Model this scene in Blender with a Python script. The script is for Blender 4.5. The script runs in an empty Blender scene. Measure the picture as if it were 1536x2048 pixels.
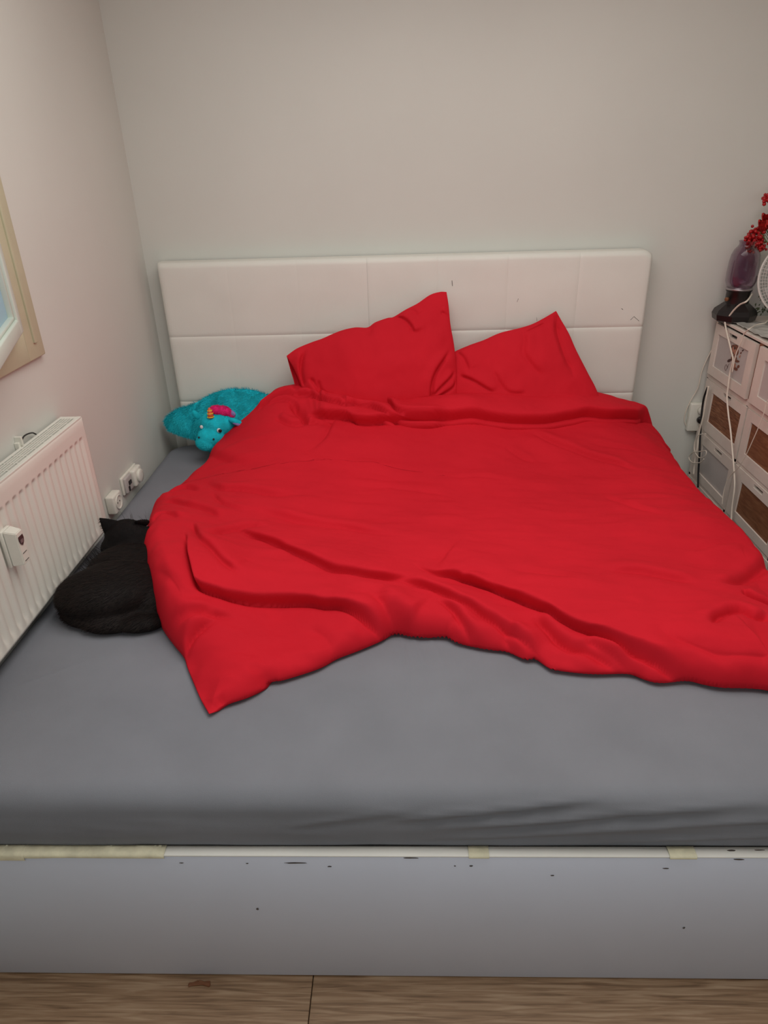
import bpy, bmesh, math, random
import numpy as np
from mathutils import Vector, Matrix, Euler
from mathutils.bvhtree import BVHTree

random.seed(7); rng = np.random.RandomState(7)
sc = bpy.context.scene
C = sc.collection
PI = math.pi

# ---------------------------------------------------------------- camera
FPX, PITCH, ROLL, YAW = 1378.585, 27.2232, -1.8295, -2.2128
CAM = np.array([1.0202, -2.9630, 1.7201])
def cam_axes():
    p, r, y = np.radians([PITCH, ROLL, YAW])
    f = np.array([np.sin(y)*np.cos(p), np.cos(y)*np.cos(p), -np.sin(p)])
    rt = np.array([np.cos(y), -np.sin(y), 0]); up = np.cross(rt, f)
    return np.cos(r)*rt+np.sin(r)*up, -np.sin(r)*rt+np.cos(r)*up, f
RT, UP, FW = cam_axes()
cd = bpy.data.cameras.new('camera'); cam = bpy.data.objects.new('camera', cd); C.objects.link(cam)
cd.sensor_fit = 'VERTICAL'; cd.sensor_height = 24.0; cd.lens = FPX*24.0/2048.0; cd.clip_start = .05
cam.matrix_world = Matrix(((RT[0], UP[0], -FW[0], CAM[0]), (RT[1], UP[1], -FW[1], CAM[1]),
                           (RT[2], UP[2], -FW[2], CAM[2]), (0, 0, 0, 1)))
sc.camera = cam
def at(px, py, axis, val):
    """point of the photograph -> point on the plane axis=val"""
    d = FW+(px-768)/FPX*RT-(py-1024)/FPX*UP
    return CAM+d*((val-CAM[axis])/d[axis])

# ---------------------------------------------------------------- light
w = bpy.data.worlds.new('world'); sc.world = w; w.use_nodes = True
bg = w.node_tree.nodes['Background']; bg.inputs[0].default_value = (.52, .66, .78, 1); bg.inputs[1].default_value = 1.5
sc.view_settings.view_transform = 'Standard'; sc.view_settings.look = 'None'
sc.view_settings.gamma = 1; sc.view_settings.use_curve_mapping = False
sc.view_settings.exposure = 0.0
def area(name, loc, rot, sx, sy, power, col):
    l = bpy.data.lights.new(name, 'AREA'); l.shape = 'RECTANGLE'; l.size = sx; l.size_y = sy
    l.energy = power; l.color = col
    o = bpy.data.objects.new(name, l); o.location = loc; o.rotation_euler = rot; C.objects.link(o); return o
area('ceiling_lamp_light', (1.2, -1.55, 2.55), (0, 0, 0), 1.7, 1.6, 27.5, (1, .975, .92))
area('rear_fill_light', (1.5, -4.45, 1.7), (PI/2, 0, 0), 2.0, 1.5, 11.5, (.90, .97, 1.0))  # unseen fill light added behind the camera, no window built there

# ---------------------------------------------------------------- helpers
def srgb(r, g, b):
    return tuple(((c/255)/12.92 if c/255 <= .04045 else ((c/255+.055)/1.055)**2.4) for c in (r, g, b))
MATS = {}
def mat(name, col, rough=.6, var=0, vscale=6, bump=0, bscale=200, metal=0, col2=None, stretch=None, spec=.5, sheen=0, trans=0, ior=1.45, bdist=.002, alpha=1, coat=0):
    if name in MATS: return MATS[name]
    m = bpy.data.materials.new(name); m.use_nodes = True; nt = m.node_tree; N = nt.nodes; L = nt.links
    b = N['Principled BSDF']; b.inputs['Base Color'].default_value = (*col, 1)
    b.inputs['Roughness'].default_value = rough; b.inputs['Metallic'].default_value = metal
    b.inputs['Specular IOR Level'].default_value = spec; b.inputs['IOR'].default_value = ior
    b.inputs['Transmission Weight'].default_value = trans; b.inputs['Alpha'].default_value = alpha
    b.inputs['Coat Weight'].default_value = coat
    if sheen:
        b.inputs['Sheen Weight'].default_value = sheen; b.inputs['Sheen Roughness'].default_value = .5
        b.inputs['Sheen Tint'].default_value = (*col, 1)
    tc = N.new('ShaderNodeTexCoord'); mp = N.new('ShaderNodeMapping'); L.new(tc.outputs['Object'], mp.inputs[0])
    if stretch: mp.inputs['Scale'].default_value = stretch
    if var or col2:
        n = N.new('ShaderNodeTexNoise'); n.inputs['Scale'].default_value = vscale; n.inputs['Detail'].default_value = 5
        L.new(mp.outputs[0], n.inputs['Vector'])
        r = N.new('ShaderNodeValToRGB'); L.new(n.outputs['Fac'], r.inputs[0])
        r.color_ramp.elements[0].position = .33; r.color_ramp.elements[1].position = .67
        c2 = col2 or tuple(min(1, c*(1+var)) for c in col); c1 = tuple(c*(1-var) for c in col) if not col2 else col
        r.color_ramp.elements[0].color = (*c1, 1); r.color_ramp.elements[1].color = (*c2, 1)
        L.new(r.outputs[0], b.inputs['Base Color'])
    if bump:
        n2 = N.new('ShaderNodeTexNoise'); n2.inputs['Scale'].default_value = bscale; n2.inputs['Detail'].default_value = 4
        L.new(mp.outputs[0], n2.inputs['Vector'])
        bp = N.new('ShaderNodeBump'); bp.inputs['Strength'].default_value = bump; bp.inputs['Distance'].default_value = bdist
        L.new(n2.outputs['Fac'], bp.inputs['Height']); L.new(bp.outputs[0], b.inputs['Normal'])
    MATS[name] = m; return m

def link(name, me, m=None, parent=None, smooth=True, **props):
    o = bpy.data.objects.new(name, me); C.objects.link(o)
    if m is not None: me.materials.append(m)
    if smooth: me.polygons.foreach_set('use_smooth', [True]*len(me.polygons))
    if parent is not None: o.parent = parent
    for k, v in props.items(): o[k] = v
    return o
def obj(name, bm, m, parent=None, smooth=False, **props):
    me = bpy.data.meshes.new(name); bmesh.ops.recalc_face_normals(bm, faces=bm.faces); bm.to_mesh(me); bm.free()
    o = link(name, me, m, parent, smooth, **props)
    return o
def empty(name, label, cat, group=None, loc=(0, 0, 0)):
    o = bpy.data.objects.new(name, None); C.objects.link(o); o['label'] = label; o['category'] = cat
    if group: o['group'] = group
    return o
def tag(o, label, cat, group=None):
    o['label'] = label; o['category'] = cat
    if group: o['group'] = group
    return o
def box(bm, x0, x1, y0, y1, z0, z1, bev=0, seg=2, M=None):
    r = bmesh.ops.create_cube(bm, size=1)
    vs = r['verts']
    for v in vs:
        v.co = Vector(((x0+x1)/2+v.co.x*(x1-x0), (y0+y1)/2+v.co.y*(y1-y0), (z0+z1)/2+v.co.z*(z1-z0)))
    if bev:
        es = list({e for v in vs for e in v.link_edges})
        rr = bmesh.ops.bevel(bm, geom=es, offset=bev, segments=seg, profile=.5, affect='EDGES')
        vs = list({v for f in rr['faces'] for v in f.verts} | {v for v in vs if v.is_valid})
    if M is not None: bmesh.ops.transform(bm, matrix=M, verts=vs)
    return vs
def bx(name, x0, x1, y0, y1, z0, z1, m, parent=None, bev=0, seg=2, M=None, **props):
    bm = bmesh.new(); box(bm, x0, x1, y0, y1, z0, z1, bev, seg, M); return obj(name, bm, m, parent, bev > 0, **props)
def lathe(bm, prof, n=32, M=None, cap=False):
    rings = []
    for (r, z) in prof:
        ring = [bm.verts.new((r*math.cos(2*PI*k/n), r*math.sin(2*PI*k/n), z)) for k in range(n)]; rings.append(ring)
    for a, b in zip(rings, rings[1:]):
        for k in range(n): bm.faces.new((a[k], a[(k+1) % n], b[(k+1) % n], b[k]))
    if cap: bm.faces.new(rings[0][::-1]); bm.faces.new(rings[-1])
    vs = [v for r in rings for v in r]
    if M is not None: bmesh.ops.transform(bm, matrix=M, verts=vs)
    return vs
def catmull(pts, n=10):
    P = [np.array(p, float) for p in pts]
    if len(P) < 3: return P
    P = [2*P[0]-P[1]]+P+[2*P[-1]-P[-2]]; out = []
    for i in range(1, len(P)-2):
        for k in range(n):
            t = k/n
            out.append(.5*((2*P[i])+(-P[i-1]+P[i+1])*t+(2*P[i-1]-5*P[i]+4*P[i+1]-P[i+2])*t*t+(-P[i-1]+3*P[i]-3*P[i+1]+P[i+2])*t**3))
    out.append(P[-2]); return out
def tube(bm, pts, rad, n=8, smooth=8, cap=True):
    P = catmull(pts, smooth) if smooth else [np.array(p, float) for p in pts]
    rings = []; nrm = None
    for i, p in enumerate(P):
        t = P[min(i+1, len(P)-1)]-P[max(i-1, 0)]; t = t/(np.linalg.norm(t)+1e-9)
        if nrm is None:
            a = np.array([0, 0, 1.]) if abs(t[2]) < .9 else np.array([1., 0, 0]); nrm = np.cross(t, a)
        nrm = nrm-t*(nrm@t); nrm /= np.linalg.norm(nrm)+1e-9; bn = np.cross(t, nrm)
        r = rad(i/(len(P)-1)) if callable(rad) else rad
        rings.append([bm.verts.new(tuple(p+r*(math.cos(2*PI*k/n)*nrm+math.sin(2*PI*k/n)*bn))) for k in range(n)])
    for a, b in zip(rings, rings[1:]):
        for k in range(n): bm.faces.new((a[k], a[(k+1) % n], b[(k+1) % n], b[k]))
    if cap: bm.faces.new(rings[0][::-1]); bm.faces.new(rings[-1])
def cable(name, pts, r, m, label=None, cat='cable', parent=None):
    bm = bmesh.new(); tube(bm, pts, r); o = obj(name, bm, m, parent, True)
    if label: tag(o, label, cat)
    return o

# smooth lattice noise in numpy
_LAT = rng.rand(64, 64)
def vnoise(x, y):
    xi = np.floor(x).astype(int); yi = np.floor(y).astype(int); fx = x-xi; fy = y-yi
    fx = fx*fx*fx*(fx*(fx*6-15)+10); fy = fy*fy*fy*(fy*(fy*6-15)+10)
    g = lambda a, b: _LAT[a % 64, b % 64]
    return ((g(xi, yi)*(1-fx)+g(xi+1, yi)*fx)*(1-fy)+(g(xi, yi+1)*(1-fx)+g(xi+1, yi+1)*fx)*fy)*2-1
def fbm(x, y, o=3):
    s = 0; a = 1
    for k in range(o): s = s+a*vnoise(x*2**k+17.3*k, y*2**k+5.1*k); a *= .5
    return s
def resample(pts, n, dens=None):
    P = np.array(catmull(pts, 8)); d = np.r_[0, np.cumsum(np.linalg.norm(np.diff(P, axis=0), axis=1))]
    t = np.linspace(0, 1, n) if dens is None else dens
    return np.stack([np.interp(t*d[-1], d, P[:, k]) for k in range(P.shape[1])], 1)
def coons(bot, top, left, right):
    nu, nv = len(bot), len(left)
    u = np.linspace(0, 1, nu)[None, :, None]; v = np.linspace(0, 1, nv)[:, None, None]
    return ((1-v)*bot[None]+v*top[None]+(1-u)*left[:, None]+u*right[:, None]
            - ((1-u)*(1-v)*bot[0]+u*(1-v)*bot[-1]+(1-u)*v*top[0]+u*v*top[-1]))
def polydist(X, Y, P, closed=False, signed=False):
    best = np.full(X.shape, 1e9); side = np.zeros(X.shape); tt = np.zeros(X.shape)
    P = np.asarray(P)[:, :2]; Q = np.vstack([P, P[:1]]) if closed else P
    seg = np.linalg.norm(np.diff(Q, axis=0), axis=1); cum = np.r_[0, np.cumsum(seg)]
    for i in range(len(Q)-1):
        a, b = Q[i], Q[i+1]; d = b-a; l2 = d@d+1e-12
        t = np.clip(((X-a[0])*d[0]+(Y-a[1])*d[1])/l2, 0, 1)
        ex = X-a[0]-t*d[0]; ey = Y-a[1]-t*d[1]; dd = ex*ex+ey*ey; m = dd < best
        best = np.where(m, dd, best)
        if signed:
            side = np.where(m, np.sign(d[0]*ey-d[1]*ex), side); tt = np.where(m, (cum[i]+t*seg[i])/cum[-1], tt)
    return np.sqrt(best), side, tt
def nearest_on(X, Y, P):
    T = np.gradient(P, axis=0); T = T/(np.linalg.norm(T, axis=1)[:, None]+1e-9); VN = np.stack([-T[:, 1], T[:, 0]], 1)
    best = np.full(X.shape, 1e9); tt = np.zeros(X.shape); nx = np.zeros(X.shape); ny = np.zeros(X.shape); sd = np.zeros(X.shape)
    seg = np.linalg.norm(np.diff(P, axis=0), axis=1); cum = np.r_[0, np.cumsum(seg)]
    for i in range(len(P)-1):
        a, d = P[i], P[i+1]-P[i]; t = np.clip(((X-a[0])*d[0]+(Y-a[1])*d[1])/(d@d+1e-12), 0, 1)
        ex = X-a[0]-t*d[0]; ey = Y-a[1]-t*d[1]; dd = ex*ex+ey*ey; m = dd < best
        vx = VN[i, 0]*(1-t)+VN[i+1, 0]*t; vy = VN[i, 1]*(1-t)+VN[i+1, 1]*t
        best = np.where(m, dd, best); tt = np.where(m, (cum[i]+t*seg[i])/cum[-1], tt)
        nx = np.where(m, vx, nx); ny = np.where(m, vy, ny); sd = np.where(m, np.sign(ex*vx+ey*vy), sd)
    return np.sqrt(best), sd, tt, nx, ny
def apply_folds(X, Y, folds, conv, ov=.55):
    """folds: (pixel polyline, A step height, ws steep width, wg gentle width, V valley depth, wv valley width, t0, t1 tapers)"""
    ov0 = ov; H = np.zeros(X.shape); DX = np.zeros(X.shape); DY = np.zeros(X.shape)
    for f in folds:
        pts, A, ws, wg, V, wv = f[:6]; ta, tb = f[6:8] if len(f) > 6 else (.15, .15)
        if 0 < A < .0165: A *= 1.35; V *= 1.3
        if len(f) > 8: ov = f[8]
        elif ov > 0: ov = ov0
        P = np.array(catmull([conv(*p) for p in pts], 4)); R = max(3*wg, 3*wv)
        if A > 0 and ov > 0:      # start the roll further back so that its lip ends on the drawn line
            T = np.gradient(P, axis=0); T = T/(np.linalg.norm(T, axis=1)[:, None]+1e-9); P = P+np.stack([-T[:, 1], T[:, 0]], 1)*A*ov*.75
        m = (X > P[:, 0].min()-R) & (X < P[:, 0].max()+R) & (Y > P[:, 1].min()-R) & (Y < P[:, 1].max()+R)
        d, s, t, nx, ny = nearest_on(X[m], Y[m], P)
        tap = np.clip(t/max(ta, 1e-3), 0, 1)*np.clip((1-t)/max(tb, 1e-3), 0, 1); tap = tap*tap*(3-2*tap)
        q = 1-np.clip(d/(ws*2.4), 0, 1); up = A*np.sqrt(1-q*q)*np.exp(-(d/wg)**2)*(s > 0)
        H[m] += tap*(up-V*np.exp(-(d/wv)**2))
        if A > 0 and ov > 0:      # the raised side leans over the crease
            fr = tap*(1-np.exp(-(d/ws)**1.5))*np.exp(-(d/(wg*.7))**2)*(s > 0)*ov*A
            DX[m] -= fr*nx; DY[m] -= fr*ny
    return H, DX, DY
def grid_mesh(name, P, Q=None):
    """P (nv,nu,3) front surface; Q optional back surface, joined along the rim"""
    nv, nu = P.shape[:2]; idx = np.arange(nv*nu).reshape(nv, nu)
    F = np.stack([idx[:-1, :-1], idx[:-1, 1:], idx[1:, 1:], idx[1:, :-1]], -1).reshape(-1, 4)
    V = P.reshape(-1, 3)
    if Q is not None:
        F2 = F[:, ::-1]+nv*nu
        rim = np.r_[idx[0, :], idx[1:, -1], idx[-1, -2::-1], idx[-2:0:-1, 0]]; r2 = np.roll(rim, -1)
        S = np.stack([r2, rim, rim+nv*nu, r2+nv*nu], -1)
        F = np.vstack([F, F2, S]); V = np.vstack([V, Q.reshape(-1, 3)])
    me = bpy.data.meshes.new(name); me.vertices.add(len(V)); me.vertices.foreach_set('co', V.ravel().astype(np.float32))
    me.loops.add(F.size); me.loops.foreach_set('vertex_index', F.ravel().astype(np.int32))
    me.polygons.add(len(F)); me.polygons.foreach_set('loop_start', np.arange(0, F.size, 4).astype(np.int32))
    me.update(calc_edges=True); me.validate(); return me
def blob(name, parts, voxel=.006, smooth=6, fac=.6):
    """one continuous surface grown round ellipsoids (centre, radii, euler)"""
    bm = bmesh.new()
    for c, r, e in parts:
        M = Matrix.Translation(c) @ Euler(e).to_matrix().to_4x4() @ Matrix.Diagonal((*r, 1))
        bmesh.ops.create_uvsphere(bm, u_segments=32, v_segments=20, radius=1, matrix=M)
    me = bpy.data.meshes.new('tmp'); bm.to_mesh(me); bm.free()
    o = bpy.data.objects.new('tmp', me); C.objects.link(o)
    r = o.modifiers.new('r', 'REMESH'); r.mode = 'VOXEL'; r.voxel_size = voxel
    s = o.modifiers.new('s', 'SMOOTH'); s.iterations = smooth; s.factor = fac
    dg = bpy.context.evaluated_depsgraph_get(); out = bpy.data.meshes.new_from_object(o.evaluated_get(dg)); out.name = name
    bpy.data.objects.remove(o); bpy.data.meshes.remove(me); return out
def fur_mesh(name, me, n, length, width, comb, lift=.35, jitter=.4, keep=None, seed=3, clump=0):
    """thin three-sided strands rooted on a mesh surface, lying along comb(p, normal)"""
    r = np.random.RandomState(seed); me.calc_loop_triangles()
    T = me.loop_triangles; co = np.array([v.co[:] for v in me.vertices]); tri = np.array([t.vertices[:] for t in T])
    a, b, c = co[tri[:, 0]], co[tri[:, 1]], co[tri[:, 2]]; cr = np.cross(b-a, c-a); ar = np.linalg.norm(cr, axis=1); nr = cr/(ar[:, None]+1e-12)
    k = r.choice(len(tri), n, p=ar/ar.sum()); u, v = r.rand(n), r.rand(n); fl = u+v > 1; u[fl] = 1-u[fl]; v[fl] = 1-v[fl]
    p = a[k]+(b[k]-a[k])*u[:, None]+(c[k]-a[k])*v[:, None]; nn = nr[k]
    if keep is not None: m = keep(p, nn); p, nn = p[m], nn[m]
    n = len(p); d = comb(p, nn); d = d-nn*(d*nn).sum(1)[:, None]; d /= np.linalg.norm(d, axis=1)[:, None]+1e-9
    j = r.randn(n, 3)*jitter; d = d+j; d = d-nn*(d*nn).sum(1)[:, None]*.8; d /= np.linalg.norm(d, axis=1)[:, None]+1e-9
    L = length*(.6+.7*r.rand(n))[:, None] if not callable(length) else length(p, r)[:, None]
    g = d+nn*lift; g /= np.linalg.norm(g, axis=1)[:, None]
    s = np.cross(g, nn); s /= np.linalg.norm(s, axis=1)[:, None]+1e-9; W = width
    p0 = p-nn*.002; p1 = p0+g*L*.5+nn*L*.06; p2 = p0+g*L+nn*L*-.05
    V = np.stack([p0-s*W, p0+s*W, p1+s*W*.75, p1-s*W*.75, p2], 1).reshape(-1, 3)
    i = np.arange(n)[:, None]*5
    Fq = i+np.array([[0, 1, 2, 3]]); Ft = i+np.array([[3, 2, 4]])
    mm = bpy.data.meshes.new(name); mm.vertices.add(len(V)); mm.vertices.foreach_set('co', V.ravel().astype(np.float32))
    li = np.concatenate([Fq.ravel(), Ft.ravel()]); mm.loops.add(len(li)); mm.loops.foreach_set('vertex_index', li.astype(np.int32))
    ls = np.concatenate([np.arange(n)*4, n*4+np.arange(n)*3]); mm.polygons.add(2*n); mm.polygons.foreach_set('loop_start', ls.astype(np.int32))
    mm.update(calc_edges=True); return mm

# ---------------------------------------------------------------- materials
m_wall = mat('wall_paint', (.675, .675, .625), .85, var=.03, vscale=1.3, bump=.15, bscale=60)
m_ceil = mat('ceiling_paint', (.85, .83, .79), .9, var=.01, vscale=2)
m_leather = mat('headboard_leatherette', (.77, .76, .70), .55, var=.025, vscale=3, bump=.12, bscale=300)
m_red = mat('red_cotton', (.62, .013, .026), .8, var=.05, vscale=4, bump=.25, bscale=700, spec=.12, sheen=.15, bdist=.0008)
m_sheet = mat('grey_sheet', (.222, .230, .258), .9, var=.05, vscale=5, bump=.3, bscale=600, spec=.12, sheen=.1, bdist=.001)
m_board = mat('bed_board', (.66, .70, .82), .5, var=.03, vscale=2.2, bump=.05, bscale=90)
m_edge = mat('board_edge_white', (.92, .91, .86), .5, var=.04, vscale=5)
m_tape = mat('peeling_cream_tape', (.80, .76, .56), .7, var=.12, vscale=30, bump=.4, bscale=120)
m_scuff = mat('scuff_dark', (.10, .085, .08), .8, var=.3, vscale=80)
m_white = mat('white_enamel', (.80, .77, .70), .35, var=.02, vscale=4)
m_radtop = mat('radiator_grille_paint', (.78, .77, .70), .4, var=.02, vscale=8)
m_dark = mat('dark_gap', (.03, .028, .026), .8, var=.2, vscale=20)
m_plastic = mat('white_plastic', (.80, .78, .70), .35, var=.02, vscale=30)
m_case = mat('window_casing_cream', (.60, .57, .40), .55, var=.05, vscale=8)
m_sash = mat('window_sash_white', (.70, .78, .70), .35, var=.02, vscale=8)
m_cab = mat('cabinet_white', (.74, .66, .59), .5, var=.05, vscale=9, bump=.1, bscale=80)
m_cabpanel = mat('cabinet_grey_panel', (.52, .48, .46), .45, var=.04, vscale=7)
m_black = mat('black_plastic', (.015, .011, .011), .3, var=.2, vscale=20)
m_blackcab = mat('black_cable', (.012, .012, .013), .4, var=.1, vscale=50)
m_whitecab = mat('white_cable', (.78, .70, .60), .4, var=.05, vscale=30)
m_teal = mat('teal_plush', (.015, .56, .68), .95, var=.25, vscale=25, spec=.1, bump=.6, bscale=120, sheen=.5)
m_tealfur = mat('teal_plush_fur', (.03, .62, .72), .9, var=.25, vscale=18, spec=.1)
m_pink = mat('pink_mane_plush', (.85, .03, .22), .95, var=.15, vscale=60, spec=.1, bump=.6, bscale=200)
m_purple = mat('purple_ear_plush', (.25, .20, .45), .95, var=.3, vscale=60, spec=.1)
m_horn = mat('orange_horn', (.75, .13, .05), .4, var=.15, vscale=60)
m_gold = mat('gold_trim', (.80, .62, .06), .4, var=.1, vscale=60)
m_eyew = mat('eye_white', (.8, .82, .82), .2, var=.02, vscale=50)
m_cat = mat('cat_skin_black', (.010, .008, .008), .85, var=.2, vscale=30, spec=.15)
m_catfur = mat('cat_fur_brown_black', (.015, .010, .0085), .62, var=.35, vscale=14, spec=.25)
m_catdark = mat('cat_head_fur_black', (.004, .0035, .004), .65, var=.3, vscale=14, spec=.2)

# cloth colour for walls etc done; laminate
def wood_mat(name, c1, c2, c3, stretch, sc1=6, groove=0, rough=.45):
    m = bpy.data.materials.new(name); m.use_nodes = True; nt = m.node_tree; N = nt.nodes; L = nt.links; b = N['Principled BSDF']
    b.inputs['Roughness'].default_value = rough
    tc = N.new('ShaderNodeTexCoord'); mp = N.new('ShaderNodeMapping'); mp.inputs['Scale'].default_value = stretch
    oi = N.new('ShaderNodeObjectInfo'); ad = N.new('ShaderNodeVectorMath'); ad.operation = 'ADD'
    ml = N.new('ShaderNodeVectorMath'); ml.operation = 'SCALE'; ml.inputs[3].default_value = 7.0
    cb = N.new('ShaderNodeCombineXYZ')
    for i in range(3): L.new(oi.outputs['Random'], cb.inputs[i])
    L.new(cb.outputs[0], ml.inputs[0]); L.new(tc.outputs['Object'], ad.inputs[0]); L.new(ml.outputs[0], ad.inputs[1]); L.new(ad.outputs[0], mp.inputs[0])
    n = N.new('ShaderNodeTexNoise'); n.inputs['Scale'].default_value = sc1; n.inputs['Detail'].default_value = 8; n.inputs['Distortion'].default_value = .6
    L.new(mp.outputs[0], n.inputs['Vector'])
    r = N.new('ShaderNodeValToRGB'); e = r.color_ramp.elements; e[0].position = .3; e[0].color = (*c1, 1); e[1].position = .7; e[1].color = (*c3, 1)
    x = e.new(.5); x.color = (*c2, 1); L.new(n.outputs['Fac'], r.inputs[0]); L.new(r.outputs[0], b.inputs['Base Color'])
    bp = N.new('ShaderNodeBump'); bp.inputs['Strength'].default_value = .5 if groove else .15; bp.inputs['Distance'].default_value = .002
    L.new(n.outputs['Fac'], bp.inputs['Height']); L.new(bp.outputs[0], b.inputs['Normal']); return m
m_floor = wood_mat('laminate_oak', (.18, .105, .056), (.33, .205, .118), (.46, .32, .205), (1.6, 34, 1), 4)
m_rattan = wood_mat('brown_wood_panel', (.11, .035, .015), (.23, .085, .035), (.38, .19, .10), (1, 2.5, 26), 7, groove=1, rough=.6)
m_brown = wood_mat('brown_wood_smooth', (.16, .055, .022), (.22, .085, .035), (.27, .12, .055), (1, 3, 20), 5, rough=.6)
def glass_mat(name, col, rough=.05, mix=.75):
    m = bpy.data.materials.new(name); m.use_nodes = True; nt = m.node_tree; N = nt.nodes; L = nt.links
    for n in list(N): N.remove(n)
    out = N.new('ShaderNodeOutputMaterial'); t = N.new('ShaderNodeBsdfTransparent'); t.inputs[0].default_value = (*col, 1)
    g = N.new('ShaderNodeBsdfGlossy'); g.inputs['Roughness'].default_value = rough
    fr = N.new('ShaderNodeLayerWeight'); fr.inputs['Blend'].default_value = .3
    mx = N.new('ShaderNodeMixShader'); L.new(fr.outputs[1], mx.inputs[0]); L.new(t.outputs[0], mx.inputs[1]); L.new(g.outputs[0], mx.inputs[2])
    L.new(mx.outputs[0], out.inputs[0]); return m
m_skypane = mat('sky_tinted_pane', (.58, .72, .78), .25, var=.02, vscale=3)  # bluish daylight on the glass put into the pane's own colour
_n = m_skypane.node_tree.nodes; _l = m_skypane.node_tree.links; _t = _n.new('ShaderNodeBsdfTranslucent'); _t.inputs[0].default_value = (.62, .74, .78, 1)
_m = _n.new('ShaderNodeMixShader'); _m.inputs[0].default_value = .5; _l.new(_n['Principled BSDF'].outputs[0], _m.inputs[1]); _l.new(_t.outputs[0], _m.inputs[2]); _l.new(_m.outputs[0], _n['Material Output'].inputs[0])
m_glass = glass_mat('window_glass', (.93, .96, .97))

# ================================================================ SETTING
XL, YB = -.076, .09
ZC, YF, XR = 2.6, -4.7, 2.95
S = dict(kind='structure')
bx('wall_back', XL-.2, XR+.2, YB, YB+.15, 0, ZC, m_wall, **S)
bx('wall_front', XL-.2, XR+.2, YF-.15, YF, 0, ZC, m_wall, **S)
bx('wall_right', XR, XR+.15, YF, YB, 0, ZC, m_wall, **S)
bx('ceiling', XL-.2, XR+.2, YF-.15, YB+.15, ZC, ZC+.1, m_ceil, **S)
WY0, WY1, WZ0, WZ1 = -2.15, -1.022, 1.318, 2.35       # window opening in the left wall
bm = bmesh.new()
box(bm, XL-.18, XL, WY1, YB, 0, ZC); box(bm, XL-.18, XL, YF, WY0, 0, ZC)
box(bm, XL-.18, XL, WY0, WY1, 0, WZ0); box(bm, XL-.18, XL, WY0, WY1, WZ1, ZC)
obj('wall_left', bm, m_wall, **S)
fl = bx('floor', XL-.2, XR+.2, YF-.15, YB+.15, -.05, -.012, m_dark, **S)
# laminate planks in front of and beside the bed
bm = bmesh.new(); box(bm, 0, 1.283, 0, .1915, -.012, 0, .0012, 1)
pl_me = bpy.data.meshes.new('floor_plank'); bm.to_mesh(pl_me); bm.free(); pl_me.materials.append(m_floor)
for r in range(17):
    y = -2.055-.193*8+.193*r - .095
    off = {8: .782, 9: .25, 7: .33}.get(r, (r*.43) % 1.285)
    for k in range(-2, 3):
        x = off+k*1.285
        if x > XR or x+1.283 < XL-.02: continue
        if y > -1.95 and x < .9: continue
        o = bpy.data.objects.new('floor_plank', pl_me); C.objects.link(o); o.location = (x, y, 0); o.parent = fl

# window: casing on the wall, sash swung a little into the room
win = bpy.data.objects.new('window_1', None); C.objects.link(win); win['kind'] = 'structure'
bm = bmesh.new(); cw = .094
box(bm, XL-.01, XL+.016, WY1, WY1+cw, WZ0-cw, WZ1+cw, .003); box(bm, XL-.01, XL+.016, WY0-cw, WY0, WZ0-cw, WZ1+cw, .003)
box(bm, XL-.01, XL+.016, WY0, WY1, WZ0-cw, WZ0, .003); box(bm, XL-.01, XL+.016, WY0, WY1, WZ1, WZ1+cw, .003)
box(bm, XL+.010, XL+.022, WY1+.040, WY1+.056, WZ0-.05, WZ1+.05, .002)
obj('casing', bm, m_case, win, True)
bm = bmesh.new(); f = .05
box(bm, XL-.12, XL-.01, WY1-.03, WY1, WZ0, WZ1); box(bm, XL-.12, XL-.01, WY0, WY0+.03, WZ0, WZ1)
box(bm, XL-.12, XL-.01, WY0, WY1, WZ0, WZ0+.03); box(bm, XL-.12, XL-.01, WY0, WY1, WZ1-.03, WZ1)
obj('window_frame', bm, m_sash, win)
SA = math.radians(20); HX, HY = XL+.026, WY1-.062
Ms = Matrix.Translation((HX, HY, 0)) @ Matrix.Rotation(SA, 4, 'Z')
sw, sz0, sz1, fw_ = 1.12, WZ0+.004, WZ1-.01, .040
bm = bmesh.new()
for (a, b, c, d) in ((-fw_, 0, sz0, sz1), (-sw, -sw+fw_, sz0, sz1), (-sw+fw_, -fw_, sz0, sz0+fw_), (-sw+fw_, -fw_, sz1-fw_, sz1)):
    box(bm, -.025, .025, a, b, c, d, .004, 2, Ms)
sash = obj('window_sash', bm, m_sash, win, True)
bm = bmesh.new()
for (a, b, c, d) in ((-fw_-.009, -fw_, sz0+fw_, sz1-fw_), (-sw+fw_, -fw_, sz0+fw_, sz0+fw_+.009)):
    box(bm, -.012, .017, a, b, c, d, .002, 1, Ms)
obj('glazing_bead', bm, m_sash, sash, True)
bx('glass_pane', -.003, .003, -sw+fw_-.004, -fw_+.004, sz0+fw_-.004, sz1-fw_+.004, m_skypane, sash, M=Ms)

# ================================================================ BED
ZM = .576; W = 2.026; ZB = .43
bed = empty('bed', 'low double bed with cream padded headboard and grey-lilac foot board', 'bed')
def rrect(x0, x1, y0, y1, r, n=12, dens=90):
    pts = []
    for cx, cy, a in ((x1-r, y1-r, 0), (x0+r, y1-r, 90), (x0+r, y0+r, 180), (x1-r, y0+r, 270)):
        for k in range(n+1):
            t = math.radians(a+90*k/n); pts.append((cx+r*math.cos(t), cy+r*math.sin(t)))
    P = np.array(pts+[pts[0]]); d = np.r_[0, np.cumsum(np.linalg.norm(np.diff(P, axis=0), axis=1))]
    return P, d
hb = bpy.data.objects.new('headboard', None); C.objects.link(hb); hb.parent = bed
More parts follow.
